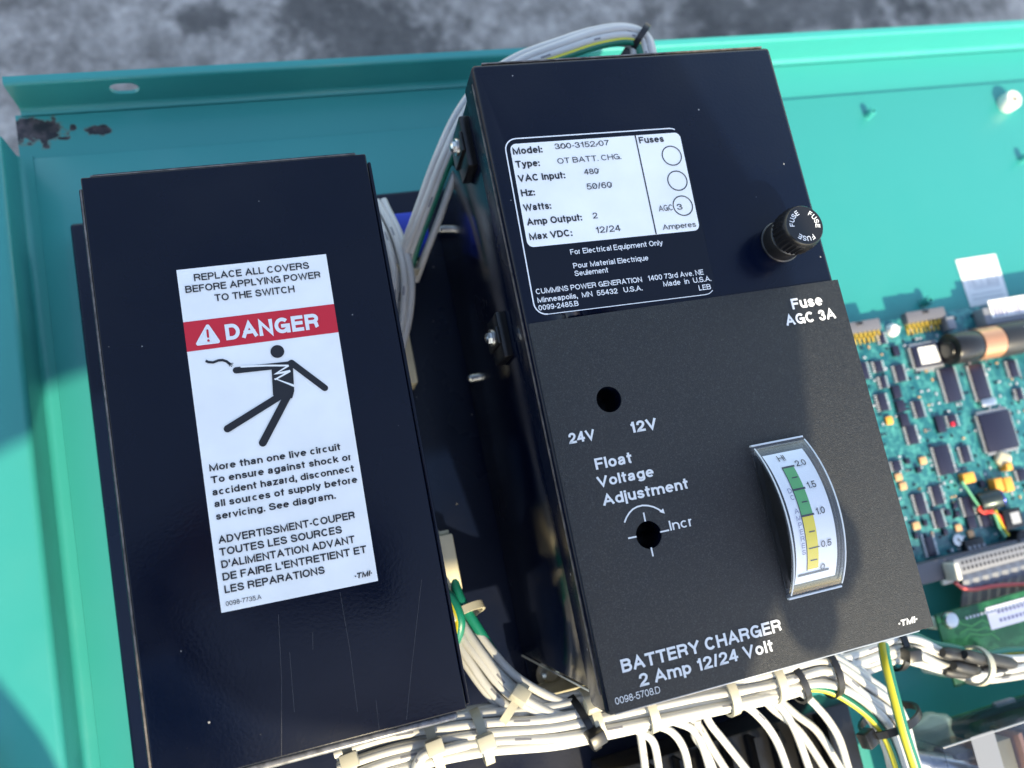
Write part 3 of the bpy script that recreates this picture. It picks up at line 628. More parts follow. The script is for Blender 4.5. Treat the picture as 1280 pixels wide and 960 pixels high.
# outline: left, top and bottom (the right side is worn away)
bb = B(); n = len(ol); bb.stroke(ol[21:28] + ol[0:7] + ol[7:10], 5.5 * K4, CH + .00026); bb.stroke(ol[17:22], 3.2 * K4, CH + .00026)
bb.build('outline_print', M_wprint, rl)
bb = B(); bb.stroke([F4.w2((688, 105)), F4.w2((782, 545))], 6 * K4, CH + .00034)
for c in ((851, 196), (876, 307), (900, 418)):
    o = F4.w2(c); bb.stroke([(o[0] + 46 * K4 * math.cos(i * math.pi / 24), o[1] + 46 * K4 * math.sin(i * math.pi / 24)) for i in range(48)], 5 * K4, CH + .00034, closed=True)
bb.build('fuse_rings', M_ink, rl)
M_dot = mat('grey_dot_print', (.025, .025, .03), .5)
for (s, a, b, h, M, bo) in (
    ('Model:', (147, 193), (278, 181), 31, M_ink, .026), ('Type:', (160, 252), (266, 241), 31, M_ink, .026), ('VAC Input:', (170, 314), (379, 296), 31, M_ink, .026),
    ('Hz:', (184, 378), (245, 372), 31, M_ink, .026), ('Watts:', (194, 443), (317, 432), 31, M_ink, .026), ('Amp Output:', (209, 507), (454, 484), 31, M_ink, .026),
    ('Max VDC:', (221, 571), (411, 553), 31, M_ink, .026), ('Fuses', (708, 143), (817, 134), 29, M_ink, .024),
    ('300-3152-07', (333, 168), (576, 151), 25, M_dot, .002), ('OT BATT. CHG.', (345, 232), (628, 212), 25, M_dot, .002), ('480', (462, 281), (528, 276), 25, M_dot, .003),
    ('50/60', (475, 347), (587, 338), 27, M_dot, .003), ('2', (501, 476), (523, 474), 26, M_dot, .003), ('12/24', (517, 540), (625, 531), 28, M_dot, .002),
    ('AGC', (795, 444), (856, 439), 27, M_dot, .002), ('3', (876, 437), (900, 435), 26, M_dot, .003), ('Amperes', (812, 525), (960, 513), 24, M_dot, .002),
    ('For Electrical Equipment Only', (402, 637), (812, 592), 24, M_wprint, .008), ('Pour Material Electrique', (415, 697), (748, 661), 24, M_wprint, .008), ('Seulement', (421, 731), (570, 715), 24, M_wprint, .008),
    ('CUMMINS POWER GENERATION', (249, 812), (720, 757), 24, M_wprint, .010), ('1400 73rd Ave. NE', (748, 754), (993, 723), 24, M_wprint, .008),
    ('Minneapolis,  MN  55432   U.S.A.', (256, 848), (722, 796), 24, M_wprint, .010), ('Made  in  U.S.A.', (815, 778), (1027, 752), 24, M_wprint, .008),
    ('0099-2485.B', (261, 884), (438, 863), 24, M_wprint, .010), ('LEB', (973, 795), (1026, 789), 24, M_wprint, .008)):
    F4.text(s, a, b, h, M, rl, bo, 0, dz=.0004)
# slashes through the printer's zeros
bb = B()
for c in ((360, 153), (382, 152), (521, 144), (521, 265), (506, 333), (578, 327)):
    bb.stroke([F4.w2((c[0] - 7, c[1] + 12)), F4.w2((c[0] + 7, c[1] - 11))], 2.2 * K4, CH + .00041)
bb.build('zero_slashes', M_dot, rl)

# fuse holder
fb = P(975, 303, CH); fh = bpy.data.objects.new('fuse_holder', None)
base = B().lathe((fb.x, fb.y, CH), [(.0076, -.002), (.0076, .0005), (.0072, .0008), (.0072, .0062), (.0070, .0065), (.0066, .0068), (.0066, .0073), (.0070, .0076), (.0070, .0078)], n=40).build('fuse_holder', M_bplas, charger, smooth=35)
n = 60; prof = [(.0068, .0078), (.0074, .0082), (.0074, .0134), (.0074, .0146), (.0072, .0155), (.0068, .0160)]
bb = B(); vs = []
for k, (r, z) in enumerate(prof):
    for i in range(n):
        rr = r * (1.07 if (i % 2 == 0 and 1 <= k <= 2) else 1.0); t = 2 * math.pi * i / n
        vs.append((fb.x + rr * math.cos(t), fb.y + rr * math.sin(t), CH + z))
fs = [(j * n + i, j * n + (i + 1) % n, (j + 1) * n + (i + 1) % n, (j + 1) * n + i) for j in range(len(prof) - 1) for i in range(n)] + [tuple((len(prof) - 1) * n + i for i in range(n))]
cap = bb.add(vs, fs).build('fuse_cap', M_bplas, base, smooth=30)
bb = B(); ZC = CH + .01606
for cen in (143, 20, 262):
    for i, chh in enumerate('FUSE'):
        th = math.radians(cen + (1.5 - i) * 20)
        V, F = text_mesh(chh, .012); mx_ = max(v[0] for v in V); mn_ = min(v[0] for v in V); sc = .00175 / capheight(.012)
        R0 = .0040; vs = []
        for v in V:
            lx = (v[0] - (mx_ + mn_) / 2) * sc; ly = v[1] * sc + R0
            vs.append((fb.x + math.cos(th - H) * lx - math.sin(th - H) * ly, fb.y + math.sin(th - H) * lx + math.cos(th - H) * ly, ZC + v[2]))
        bb.add(vs, F)
bb.build('lettering', M_wprint, base)

# curved edgewise meter
a0 = P(935.5, 559, OZ); a1 = P(1001, 545.5, OZ); a2 = P(979, 750, OZ)
mx0, mx1 = a0.x, a1.x; my1 = (a0.y + a1.y) / 2; my0 = a2.y; ML = my1 - my0
meter = B().box((mx0 + .0006, my0 + .003, OZ + .0001), (mx1 - .0008, my1 - .003, OZ + .0004)).build('ammeter', M_bplas, charger, bevel=.0001)
tag(meter, 'curved clear ammeter with green and yellow scale')
RISE = .0088
def arc(t, lift):        # t 0 (bottom) .. 1 (top) -> (y, z); circular bulge
    c = ML * .46; Rr = (c * c + RISE * RISE) / (2 * RISE); am = math.asin(c / Rr); th = -am + 2 * am * t
    return (my0 + my1) / 2 + (Rr + lift) * math.sin(th), OZ + .0016 + RISE - Rr + (Rr + lift) * math.cos(th)
def strip(x0, x1, t0, t1, lift, M, name, parent, n=24):
    bb = B(); vs = []
    for i in range(n + 1):
        y, z = arc(t0 + (t1 - t0) * i / n, lift); vs += [(x0, y, z), (x1, y, z)]
    return bb.add(vs, [(2 * i, 2 * i + 1, 2 * i + 3, 2 * i + 2) for i in range(n)]).build(name, M, parent, smooth=30)
XW = mx1 - mx0
# clear window: curved shell with side walls and end flanges
bb = B(); n = 28; vs = []
for i in range(n + 1):
    yo, zo = arc(i / n, .0013); yi, zi = arc(i / n, .0002)
    vs += [(mx0 + .0004, yo, zo), (mx1 - .0004, yo, zo), (mx1 - .0004, yi, zi), (mx0 + .0004, yi, zi)]
fs = [(4 * i + k, 4 * i + (k + 1) % 4, 4 * i + 4 + (k + 1) % 4, 4 * i + 4 + k) for i in range(n) for k in range(4)] + [(0, 1, 2, 3), (4 * n + 3, 4 * n + 2, 4 * n + 1, 4 * n)]
win = bb.add(vs, fs).build('window', M_clear, meter, smooth=35)
for xs in (mx0 + .0004, mx1 - .0016):
    bb = B(); vs = []
    for i in range(n + 1):
        y, z = arc(i / n, .0002); vs += [(xs, y, z), (xs + .0012, y, z), (xs + .0012, y, OZ + .0004), (xs, y, OZ + .0004)]
    bb.add(vs, [(4 * i + k, 4 * i + (k + 1) % 4, 4 * i + 4 + (k + 1) % 4, 4 * i + 4 + k) for i in range(n) for k in range(4)] + [(0, 1, 2, 3), (4 * n + 3, 4 * n + 2, 4 * n + 1, 4 * n)])
    bb.build('side_wall', M_clear, meter, smooth=35)
M_rim = mat('clear_plastic_edge', (.62, .66, .70), .12)
for t in (0, 1):
    y, z = arc(t, .0006); e = my0 if t == 0 else my1
    B().box((mx0, min(e, y), OZ + .0001), (mx1, max(e, y), OZ + .0018)).build('end_flange', M_clear, meter, bevel=.0003)
    B().box((mx0 + .0002, e - .0003, OZ + .0002), (mx1 - .0002, e + .0003, OZ + .0016)).build('rim', M_rim, meter, bevel=.0001)
for xs in (mx0 + .0004, mx1 - .0008):
    bb = B(); bb.tube([(xs + .0002, *arc(i / 30, .0013)) for i in range(31)], .00026, n=8); bb.build('rim', M_rim, meter, smooth=60)
CL, CR = mx0 + .0030, mx1 - .0020; CW = CR - CL
card = strip(CL, CR, .035, .965, -.0010, M_card, 'scale_card', meter)
bb = B(); vs = []           # black body wall under the card
for i in range(25):
    y, z = arc(.03 + .94 * i / 24, -.0014); vs += [(CL - .0006, y, z), (CL - .0006, y, OZ + .001)]
bb.add(vs, [(2 * i, 2 * i + 1, 2 * i + 3, 2 * i + 2) for i in range(24)]).build('body_wall', M_bplas, meter)
BX0, BX1 = CL + CW * .27, CL + CW * .54
tv = {2.0: .84, 1.5: .675, 1.0: .50, .5: .285, 0: .115}
strip(BX0, BX1, tv[1.0], tv[2.0], -.0009, M_green, 'green_band', card); strip(BX0, BX1, .135, tv[1.0], -.0009, M_yellow, 'yellow_band', card)
def tick(t, x0, x1, wd, M): strip(x0, x1, t - wd, t + wd, -.0008, M, 'tick', card, n=2)
for v in (2.0, 1.5, 1.0): tick(tv[v], BX0 - .0002, BX1 + .0004, .0065, M_ink)
for t in ((tv[2.0] + tv[1.5]) / 2, (tv[1.5] + tv[1.0]) / 2, (tv[1.0] + tv[.5]) / 2): tick(t, BX0 + .0014, BX1 - .0006, .004, M_ink)
tick(tv[.5], BX0 + .0006, BX1 + .0004, .004, M_dot); tick((tv[.5] + tv[0]) / 2, BX0 + .0010, BX1 - .0006, .004, M_dot)
tick(.105, CL + .0008, CR - .0030, .008, M_ink)
strip(BX0 - .0003, BX0, .13, tv[2.0], -.00085, M_ink, 'scale_line', card)
def arc_text(s, xc, t, cap, M, bo=.0, vert=False):
    V, F = text_mesh(s, bo); xa = min(v[0] for v in V); xb = max(v[0] for v in V); sc = cap / capheight(bo); AL = ML * .98; vs = []
    for v in V:
        lx, ly = (v[0] - (xa + xb) / 2) * sc, (v[1] - capheight(bo) / 2) * sc
        if vert: lx, ly = ly, -lx
        y, z = arc(t + ly / AL, -.0007 + v[2]); vs.append((xc + lx, y, z))
    B().add(vs, F).build('lettering', M, card)
for s, v in (('2.0', 2.0), ('1.5', 1.5), ('1.0', 1.0), ('0.5', .5)): arc_text(s, BX1 + CW * .19, tv[v] + .012, .0022, M_ink if v > .6 else M_dot, .006)
arc_text('0', BX1 + CW * .10, .135, .0024, M_dot, .004)
arc_text('H!', BX0 + CW * .10, .915, .0024, M_ink, .004)
for i, chh in enumerate('DC AMPERES'):
    if chh != ' ': arc_text(chh, BX0 - CW * .09, .675 - i * .045, .0016, M_lilac, .0, False)

# clips and screws on the charger's visible side
def clip(px, py, z, hgt, parent):
    p = P(px, py, z); d = RR; t = (-.0006 - CAM.x) / (p - CAM).x; c = CAM + (p - CAM) * t
    B().box((-.0024, c.y - hgt / 2, c.z - .008), (.0015, c.y + hgt / 2, c.z + .008)).build('clip', M_bplas, parent, bevel=.0008)
    B().box((-.0036, c.y - hgt * .20, c.z - .0085), (-.0022, c.y + hgt * .18, c.z + .0085)).build('clip', M_bplas, parent, bevel=.0004)
    screw((-.0036, c.y + .0005, c.z + .002), (-1, 0, 0), .0022, .0028, M_steel, parent)
clip(581, 188, .09, .020, charger); clip(625, 424, .09, .017, charger)
for px, py in ((549, 287), (588, 473)):
    p = P(px, py, .03); t = (.0006 - CAM.x) / (p - CAM).x; c = CAM + (p - CAM) * t
    screw((.0012, c.y, c.z), (-1, 0, 0), .0013, .0018, M_steel, charger)

# ------------------------------------------------------------------ wires
def frame_path(pp):
    out = []
    for i, p in enumerate(pp):
        t = (pp[min(i + 1, len(pp) - 1)] - pp[max(i - 1, 0)]).normalized()
        u = t.cross(Vector((0, 0, 1))); u = u.normalized() if u.length > .2 else Vector((1, 0, 0)); out.append((t, u, u.cross(t).normalized()))
    return out
HEX = [(0, 0)] + [(math.cos(a * math.pi / 3), math.sin(a * math.pi / 3)) for a in range(6)] + \
      [(1.75 * math.cos(a * math.pi / 6 + .2), 1.75 * math.sin(a * math.pi / 6 + .2)) for a in range(12)]
def wire(path, r, parent, kind='white'):
    if kind == 'earth': return B().tube(path, r, stripe=2).build('wire', [M_wireg, M_wirey], parent, smooth=60)
    if kind == 'white': return B().tube(path, r, n=12, mark=random.choice((0, 0, 6, 7, 8, 9))).build('wire', [M_wire, M_wmark], parent, smooth=60)
    return B().tube(path, r).build('wire', M_wireg, parent, smooth=60)
def bundle(pxs, n, r, parent, earth=(), spread=None, per=9, seed=0, flat=1.0):
    """pxs: (px, py, z) centre line; n wires packed round it"""
    rnd = random.Random(seed); cl = catmull([P(*q) for q in pxs], per); fr = frame_path(cl); N = len(cl)
    tw = rnd.uniform(-.8, .8); out = []
    for i in range(n):
        hx, hy = HEX[i % len(HEX)]; ph = rnd.uniform(0, 6.28); path = []; am = rnd.uniform(.15, .62); fq = rnd.uniform(.8, 3.2); ph2 = rnd.uniform(0, 6.28)
        for k in range(N):
            s = k / (N - 1); a = tw * s; sp = 2.02 * r * (1 if spread is None else spread[0] + (spread[1] - spread[0]) * s)
            x = (hx * math.cos(a) - hy * math.sin(a)) * flat; y = (hx * math.sin(a) + hy * math.cos(a)) / flat ** .5
            wob = am * math.sin(ph + fq * 6.28 * s)
            path.append(cl[k] + fr[k][1] * (x + wob * .6) * sp + fr[k][2] * (y + .3 * am * math.sin(ph2 + fq * 4.4 * s)) * sp)
        out.append(wire(path, r, parent, 'earth' if i in earth else 'white'))
    return cl
def tie(center, axis, rx, ry, parent, M=M_tie, head=None, wd=.0034, tilt=0):
    """loop of cable-tie strap round a bundle with its head block; head: angle in degrees"""
    a = Vector(axis).normalized(); u = a.cross(Vector((0, 0, 1))).normalized(); v = u.cross(a).normalized(); c = Vector(center); n = 28
    bb = B(); vs = []
    for i in range(n):
        t = 2 * math.pi * i / n; dd = u * math.cos(t) * rx + v * math.sin(t) * ry; nn = dd.normalized()
        for s, o in ((-1, 0), (1, 0), (1, 1), (-1, 1)): vs.append(c + dd + a * s * wd / 2 + nn * o * .0011)
    fs = [(4 * i + k, 4 * i + (k + 1) % 4, 4 * ((i + 1) % n) + (k + 1) % 4, 4 * ((i + 1) % n) + k) for i in range(n) for k in range(4)]
    me = bb.add(vs, fs).mesh(); bm = bmesh.new(); bm.from_mesh(me); bmesh.ops.recalc_face_normals(bm, faces=bm.faces); bm.to_mesh(me); bm.free()
    o = link('cable_tie', me, M, parent, smooth=40)
    if head is not None:
        t = math.radians(head); dd = u * math.cos(t) * (rx + .002) + v * math.sin(t) * (ry + .002); hc = c + dd; nn = dd.normalized(); tt = a.cross(nn).normalized()
        bb = B().box((-.0031, -.0026, -.0024), (.0031, .0026, .0036)); bb.v = [tuple(hc + a * p[0] + tt * p[1] + nn * p[2]) for p in bb.v]
        me = bb.mesh('h', bevel=.0006); bm = bmesh.new(); bm.from_mesh(me); bmesh.ops.recalc_face_normals(bm, faces=bm.faces); bm.to_mesh(me); bm.free()
        link('tie_head', me, M, o, smooth=40)
    return o
R_W = .00165
har = thing('wire_harness', P(740, 890, BZ), 'thick harness of white wires with nylon ties running below the charger', 'wire harness')
bundle([(425, 962, .058), (500, 935, .060), (600, 914, .064), (690, 905, .068), (760, 890, .070), (860, 868, .072), (950, 850, .072), (1010, 832, .070), (1060, 818, .066), (1110, 800, .060)], 15, R_W, har, seed=1, flat=1.35)
# bundle that turns down at the right
bundle([(900, 862, .070), (980, 838, .072), (1030, 838, .071), (1075, 866, .070), (1108, 905, .070), (1128, 960, .068), (1138, 1010, .066)], 16, R_W, har, earth=(7,), seed=2, flat=1.25)
wire(catmull([P(*q) for q in ((1104, 806, .082), (1108, 830, .086), (1118, 870, .087), (1130, 915, .086), (1146, 965, .083), (1156, 1005, .08))], 8), .0021, har, 'earth')
# right-hand branch with heat-shrink splices
brr = [(1085, 812, .060), (1130, 808, .060), (1175, 822, .058), (1215, 832, .055), (1250, 832, .052), (1300, 826, .050)]
bundle(brr, 7, R_W, har, earth=(4,), seed=5, flat=1.6)
for pts in (((1178, 816, .066), (1205, 820, .064)), ((1192, 832, .066), (1222, 838, .062)), ((1180, 838, .060), (1212, 842, .058)), ((1228, 822, .060), (1268, 830, .056)), ((1225, 838, .056), (1262, 838, .053)), ((1205, 818, .068), (1232, 826, .064))):
    a, b = P(*pts[0]), P(*pts[1]); cl = [a + (b - a) * k / 8 for k in range(9)]
    B().tube(cl, [.0018, .0025, .0027, .0027, .0026, .0027, .0027, .0025, .0018], n=12).build('heat_shrink', M_shrink, har, smooth=60)
tie(P(1219, 832, .060), P(1240, 832, .055) - P(1200, 828, .058), .0072, .0078, har, M_tie, None, wd=.003)
# upward loop behind the charger and the run down its side
loop = thing('wire_loop', P(520, 300, BZ), 'looped white and green wires rising behind the black charger box', 'wire bundle')
lp = [(812, 95, .080), (811, 70, .086), (803, 48, .088), (778, 40, .088), (740, 46, .088), (700, 60, .088), (650, 80, .085), (610, 108, .080), (578, 150, .074), (552, 205, .066), (530, 262, .056), (512, 308, .046), (500, 345, .036)]
cl = catmull([P(*q) for q in lp], 9); fr = frame_path(cl)
for i, (kx, ky, kd) in enumerate(((-.9, .7, 'white'), (-2.5, -.3, 'white'), (.15, .9, 'white'), (-1.75, .5, 'earth'), (-.3, -.9, 'white'), (1.05, .5, 'white'))):
    path = [c + f[1] * kx * .0022 * (1 + .35 * math.sin(i * 2 + k * .06)) + f[2] * ky * .0022 for k, (c, f) in enumerate(zip(cl, fr))]
    wire(path, .00165, loop, kd)
tie(P(800, 47, .088), P(790, 42, .088) - P(810, 56, .088), .0055, .005, loop, M_btie, 215, wd=.0026)
tie(P(503, 330, .040), P(497, 350, .036) - P(510, 312, .046), .0070, .0060, loop, M_tie, 10)
# run between cover and charger
run = thing('wire_run', P(560, 720, BZ), 'bunch of white and green wires squeezed between black cover and charger', 'wire bundle')
bundle([(470, 262, .034), (488, 300, .040), (498, 345, .042), (496, 395, .040), (488, 460, .038), (500, 560, .038), (515, 640, .040), (543, 705, .045), (568, 765, .053), (600, 815, .060), (640, 862, .064), (700, 893, .066), (760, 892, .067)], 12, R_W, run, earth=(), seed=9, flat=1.15)
wire(catmull([P(*q) for q in ((566, 720, .055), (575, 748, .060), (600, 790, .062), (625, 828, .060), (650, 858, .056))], 8), .0020, run, 'green')
wire(catmull([P(*q) for q in ((548, 735, .060), (564, 748, .064), (575, 775, .066), (570, 800, .062), (558, 812, .055))], 8), .0020, run, 'earth')
tie(P(578, 768, .056), P(590, 795, .058) - P(568, 745, .053), .0080, .0070, run, M_tie, 60, wd=.003)
tie(P(642, 880, .066), P(668, 884, .066) - P(620, 850, .062), .0085, .0075, run, M_tie, 110, wd=.003)
for k, (px, py, h) in enumerate(((439, 948, 100), (541, 928, 95), (602, 920, 92), (739, 893, 120), (806, 882, 20), (905, 862, 80), (963, 846, 70))):
    z = .060 + .012 * min(1, (px - 430) / 350)
    tie(P(px, py, z), Vector((1, .12, .03)), .0090, .0085, har, M_tie, h if k in (0, 1, 2, 3) else None, wd=.0034)
tie(P(728, 902, .068), Vector((1, .3, .02)), .0102, .0095, har, M_btie, 75, wd=.0026)
tie(P(1030, 836, .070), Vector((1, .1, 0)), .0105, .0095, har, M_btie, None, wd=.0026)
tie(P(988, 846, .070), Vector((1, .3, 0)), .0100, .0085, har, M_btie, None, wd=.0026)
tie(P(1112, 900, .069), Vector((.22, -1, 0)), .0120, .0105, har, M_btie, 15, wd=.0028)
tie(P(1116, 808, .060), Vector((1, -.1, 0)), .0090, .0085, har, M_btie, 80, wd=.0028)
# single wires dropping from the harness
drops = [((795, 912, .068), (815, 925, .064), (822, 950, .056), (826, 985, .045)), ((815, 905, .070), (840, 915, .066), (856, 940, .058), (864, 985, .046)),
         ((838, 900, .071), (866, 912, .067), (880, 938, .058), (893, 985, .046)), ((862, 895, .071), (874, 908, .062), (890, 935, .054), (925, 990, .044)),
         ((880, 888, .073), (888, 905, .070), (908, 930, .062), (955, 990, .048)), ((905, 870, .074), (940, 888, .073), (970, 925, .066), (992, 985, .052)),
         ((925, 872, .074), (960, 872, .073), (990, 905, .066), (1020, 985, .050)), ((950, 868, .072), (965, 885, .064), (1000, 915, .056), (1040, 975, .045)),
         ((960, 862, .068), (995, 893, .058), (1022, 915, .052), (1052, 962, .044)), ((970, 848, .074), (1010, 872, .073), (1045, 915, .066), (1062, 965, .056)),
         ((872, 898, .070), (868, 918, .060), (885, 945, .052), (900, 985, .046)), ((800, 915, .066), (803, 935, .060), (806, 960, .052), (806, 990, .046))]
for d in drops: wire(catmull([P(*q) for q in d], 8), .00155, har)
wire(catmull([P(*q) for q in ((520, 972, .066), (522, 955, .068), (532, 942, .070), (552, 938, .070), (585, 930, .069))], 8), .0019, har)
wire(catmull([P(*q) for q in ((690, 912, .066), (688, 890, .066), (665, 888, .068), (640, 898, .068), (620, 910, .066))], 8), .0019, har)
# connectors
con = [('plug_connector', (504, 416), (523, 478), .030, 'cream nylon plug in shade beside the upper edge of black cover'), ('plug_connector', (557, 668), (579, 738), .058, 'cream nylon plug in sun at the top of the wire run')]
for nm, a, b, z, lb in con:
    A, Bq = P(*a, z), P(*b, z); t = thing(nm, ((A.x + Bq.x) / 2, (A.y + Bq.y) / 2, z - .010), lb, 'connector', None)
    x0, x1 = min(A.x, Bq.x), max(A.x, Bq.x)
    B().box((x0 - .004, Bq.y, z - .030 if z > .1 else BZ + .0002), (x1, A.y, z)).build('shell', M_cream, t, bevel=.0008)
    B().box((x0 - .003, A.y + .0001, z - .009), (x1 - .001, A.y + .0016, z - .002)).build('latch', M_cream, t, bevel=.0003)
p = P(516, 286, .026); bt = thing('blue_terminal', (p.x, p.y, BZ), 'blue plastic terminal on the mounting plate beside the wire loop', 'terminal')
B().box((p.x - .009, p.y - .010, BZ + .0002), (p.x + .006, p.y + .006, BZ + .018)).build('terminal_body', M_blue, bt, bevel=.001)
B().box((p.x - .011, p.y + .001, BZ + .004), (p.x - .0092, p.y + .006, BZ + .012)).build('tab', M_blue, bt, bevel=.0005)
p = P(712, 876, .040); cb = thing('cream_block', (p.x, p.y, BZ), 'flat cream terminal strip poking out under the charger corner', 'terminal')
B().box((p.x - .012, p.y - .006, BZ + .0002), (p.x + .02, p.y + .0045, .040)).build('strip_body', M_cream, cb, bevel=.0006)
# black terminal block at the bottom edge that takes the hanging wires
p0 = P(760, 962, .040); p1 = P(1085, 950, .040)
tb = thing('terminal_block', ((p0.x + p1.x) / 2, p0.y - .01, BZ), 'black terminal block at the feet of the hanging white wires', 'terminal block')
B().box((p0.x, p0.y - .035, BZ + .0002), (p1.x, p0.y - .002, .036)).build('block_body', M_bplas, tb, bevel=.001)
for i in range(9):
    x = p0.x + .006 + i * (p1.x - p0.x - .012) / 9; B().box((x, p0.y - .034, .0362), (x + .0016, p0.y - .003, .044)).build('divider', M_bplas, tb, bevel=.0003)

# ------------------------------------------------------------------ main circuit board
def pcb_mat(name, c0, c1, sc=160):
    M = mat(name, c0, .32, coat=.3); t = M.node_tree; b = t.nodes['Principled BSDF']; tc = t.nodes['Texture Coordinate']
    v = t.nodes.new('ShaderNodeTexVoronoi'); v.inputs['Scale'].default_value = sc * 2.4; v.distance = 'MANHATTAN'; t.links.new(tc.outputs['Object'], v.inputs['Vector'])
    n = t.nodes.new('ShaderNodeTexNoise'); n.inputs['Scale'].default_value = sc; n.inputs['Detail'].default_value = 8; t.links.new(tc.outputs['Object'], n.inputs['Vector'])
    mx = t.nodes.new('ShaderNodeMix'); mx.data_type = 'RGBA'; mx.inputs['A'].default_value = (*c0, 1); mx.inputs['B'].default_value = (*c1, 1)
    ml = t.nodes.new('ShaderNodeMath'); ml.operation = 'MULTIPLY'
    sep = t.nodes.new('ShaderNodeSeparateColor'); t.links.new(v.outputs['Color'], sep.inputs[0])
    cr = t.nodes.new('ShaderNodeMapRange'); cr.inputs[1].default_value = .35; cr.inputs[2].default_value = .65
    t.links.new(n.outputs[0], cr.inputs[0]); t.links.new(cr.outputs[0], ml.inputs[0]); t.links.new(sep.outputs[1], ml.inputs[1])
    t.links.new(ml.outputs[0], mx.inputs['Factor']); t.links.new(mx.outputs['Result'], b.inputs['Base Color'])
    return M
PZ = .0072
M_pcb = pcb_mat('blue_green_solder_mask', (.003, .11, .14), (.07, .36, .33), 220)
M_ic = mat('ic_epoxy', (.014, .014, .034), .3); M_pin = mat('tin_pins', (.62, .63, .65), .35, metal=.35)  # chip navy is reflected sky put into the epoxy colour
M_gold = mat('gold_pins', (.80, .52, .08), .35, metal=.4); M_orange = mat('orange_tantalum', (.80, .38, .06), .45); M_tan = mat('tan_ceramic', (.62, .36, .18), .5)
M_grey = mat('grey_connector', (.13, .13, .15), .5); M_lgrey = mat('light_grey_plastic', (.24, .25, .28), .45)
M_copper = mat('copper_wrap', (.75, .36, .20), .3, metal=.7); M_can = mat('capacitor_sleeve', (.02, .022, .025), .4)
pa, pb_ = P(1065, 408, PZ), P(1150, 712, PZ)
board = thing('circuit_board', (.28, .06, 0), 'blue-green main circuit board crowded with chips beside the charger', 'circuit board')
B().box((.185, pb_.y - .004, PZ - .0016), (.40, pa.y, PZ)).build('board', M_pcb, board, bevel=.0003)
for x, y in ((.20, .11), (.20, .0), (.38, .11), (.38, .0)): B().cyl((x, y, .0002), (x, y, PZ - .0017), .0025, n=12).build('standoff', M_steel, board)
def ic(px, py, w, h, pins='', zt=.0022, M=M_ic, name='chip', lab=None, bev=.0003):
    """px,py centre; w,h size in photo pixels"""
    c = P(px, py, PZ + zt); k = 1 / 2.12 / 1000; hw, hh = w * k / 2, h * k / 2
    o = B().box((c.x - hw, c.y - hh, PZ + .0003), (c.x + hw, c.y + hh, PZ + zt)).build(name, M, board, bevel=bev)
    if pins:
        bb = B(); npn = max(3, int(round(2 * hh / .00127))); wd = .0003
        for sd in ((-1, 1) if 'x' in pins else (-1,)):
            for i in range(npn):
                y = c.y - hh + (i + .5) * 2 * hh / npn
                bb.box((min(c.x + sd * hw, c.x + sd * (hw + .0015)), y - wd, PZ + .0001), (max(c.x + sd * hw, c.x + sd * (hw + .0015)), y + wd, PZ + zt * .7))
        if 'y' in pins:
            npx = int(round(2 * hw / .00127))
            for sd in (-1, 1):
                for i in range(npx):
                    x = c.x - hw + (i + .5) * 2 * hw / npx
                    bb.box((x - wd, min(c.y + sd * hh, c.y + sd * (hh + .0015)), PZ + .0001), (x + wd, max(c.y + sd * hh, c.y + sd * (hh + .0015)), PZ + zt * .7))
        bb.build('pins', M_pin, o)
    return o, c, hw, hh
def c8(x, y): return 1060 + x / 5.333, 380 + y / 5.333
def c9(x, y): return 1060 + x / 5.333, 540 + y / 5.333
for (fn, x, y, w, h, pn) in (
    (c8, 352, 460, 58, 105, 'x'), (c8, 208, 415, 50, 70, 'x'), (c8, 112, 445, 50, 105, 'x'), (c8, 330, 585, 55, 75, ''), (c8, 356, 678, 58, 72, ''), (c8, 382, 772, 58, 78, ''),
    (c8, 236, 655, 56, 105, 'x'), (c8, 478, 700, 52, 105, 'x'), (c8, 432, 872, 62, 112, 'x'), (c8, 690, 535, 105, 215, 'x'), (c8, 885, 520, 100, 225, 'x'),
    (c8, 325, 310, 45, 65, ''), (c8, 622, 800, 58, 105, ''), (c8, 702, 778, 58, 75, 'x'), (c8, 240, 520, 36, 75, 'x'), (c8, 1105, 430, 60, 110, 'x'), (c8, 232, 225, 34, 75, 'x'), (c8, 1150, 600, 40, 75, 'x'),
    (c9, 645, 185, 105, 175, 'x'), (c9, 788, 148, 55, 100, 'x'), (c9, 328, 225, 52, 62, 'x'), (c9, 488, 480, 60, 125, 'x'), (c9, 602, 420, 60, 115, 'x'), (c9, 805, 495, 60, 115, 'x'),
    (c9, 612, 580, 55, 105, 'x'), (c9, 830, 602, 58, 72, ''), (c9, 925, 590, 62, 78, 'x'), (c9, 555, 762, 55, 115, 'x'), (c9, 1165, 285, 60, 70, 'x'), (c9, 900, 345, 36, 40, ''), (c9, 720, 490, 30, 36, ''),
    (c9, 672, 535, 30, 40, ''), (c9, 735, 545, 30, 40, ''), (c9, 520, 605, 26, 36, ''), (c9, 460, 690, 26, 40, ''), (c9, 655, 665, 30, 40, ''), (c9, 402, 192, 30, 34, ''), (c9, 478, 250, 30, 36, '')):
    px, py = fn(x, y); ic(px, py, w / 5.333, h / 5.333, pn)
px, py = c8(1008, 845); ic(px, py, 43, 44, 'xy', zt=.0034)
px, py = c8(535, 340); o, c, hw, hh = ic(px, py, 38, 25, 'xy', zt=.0036)
B().box((c.x - hw * .62, c.y - hh * .78, PZ + .00362), (c.x + hw * .72, c.y + hh * .8, PZ + .0038)).build('paper_sticker', M_white, o)
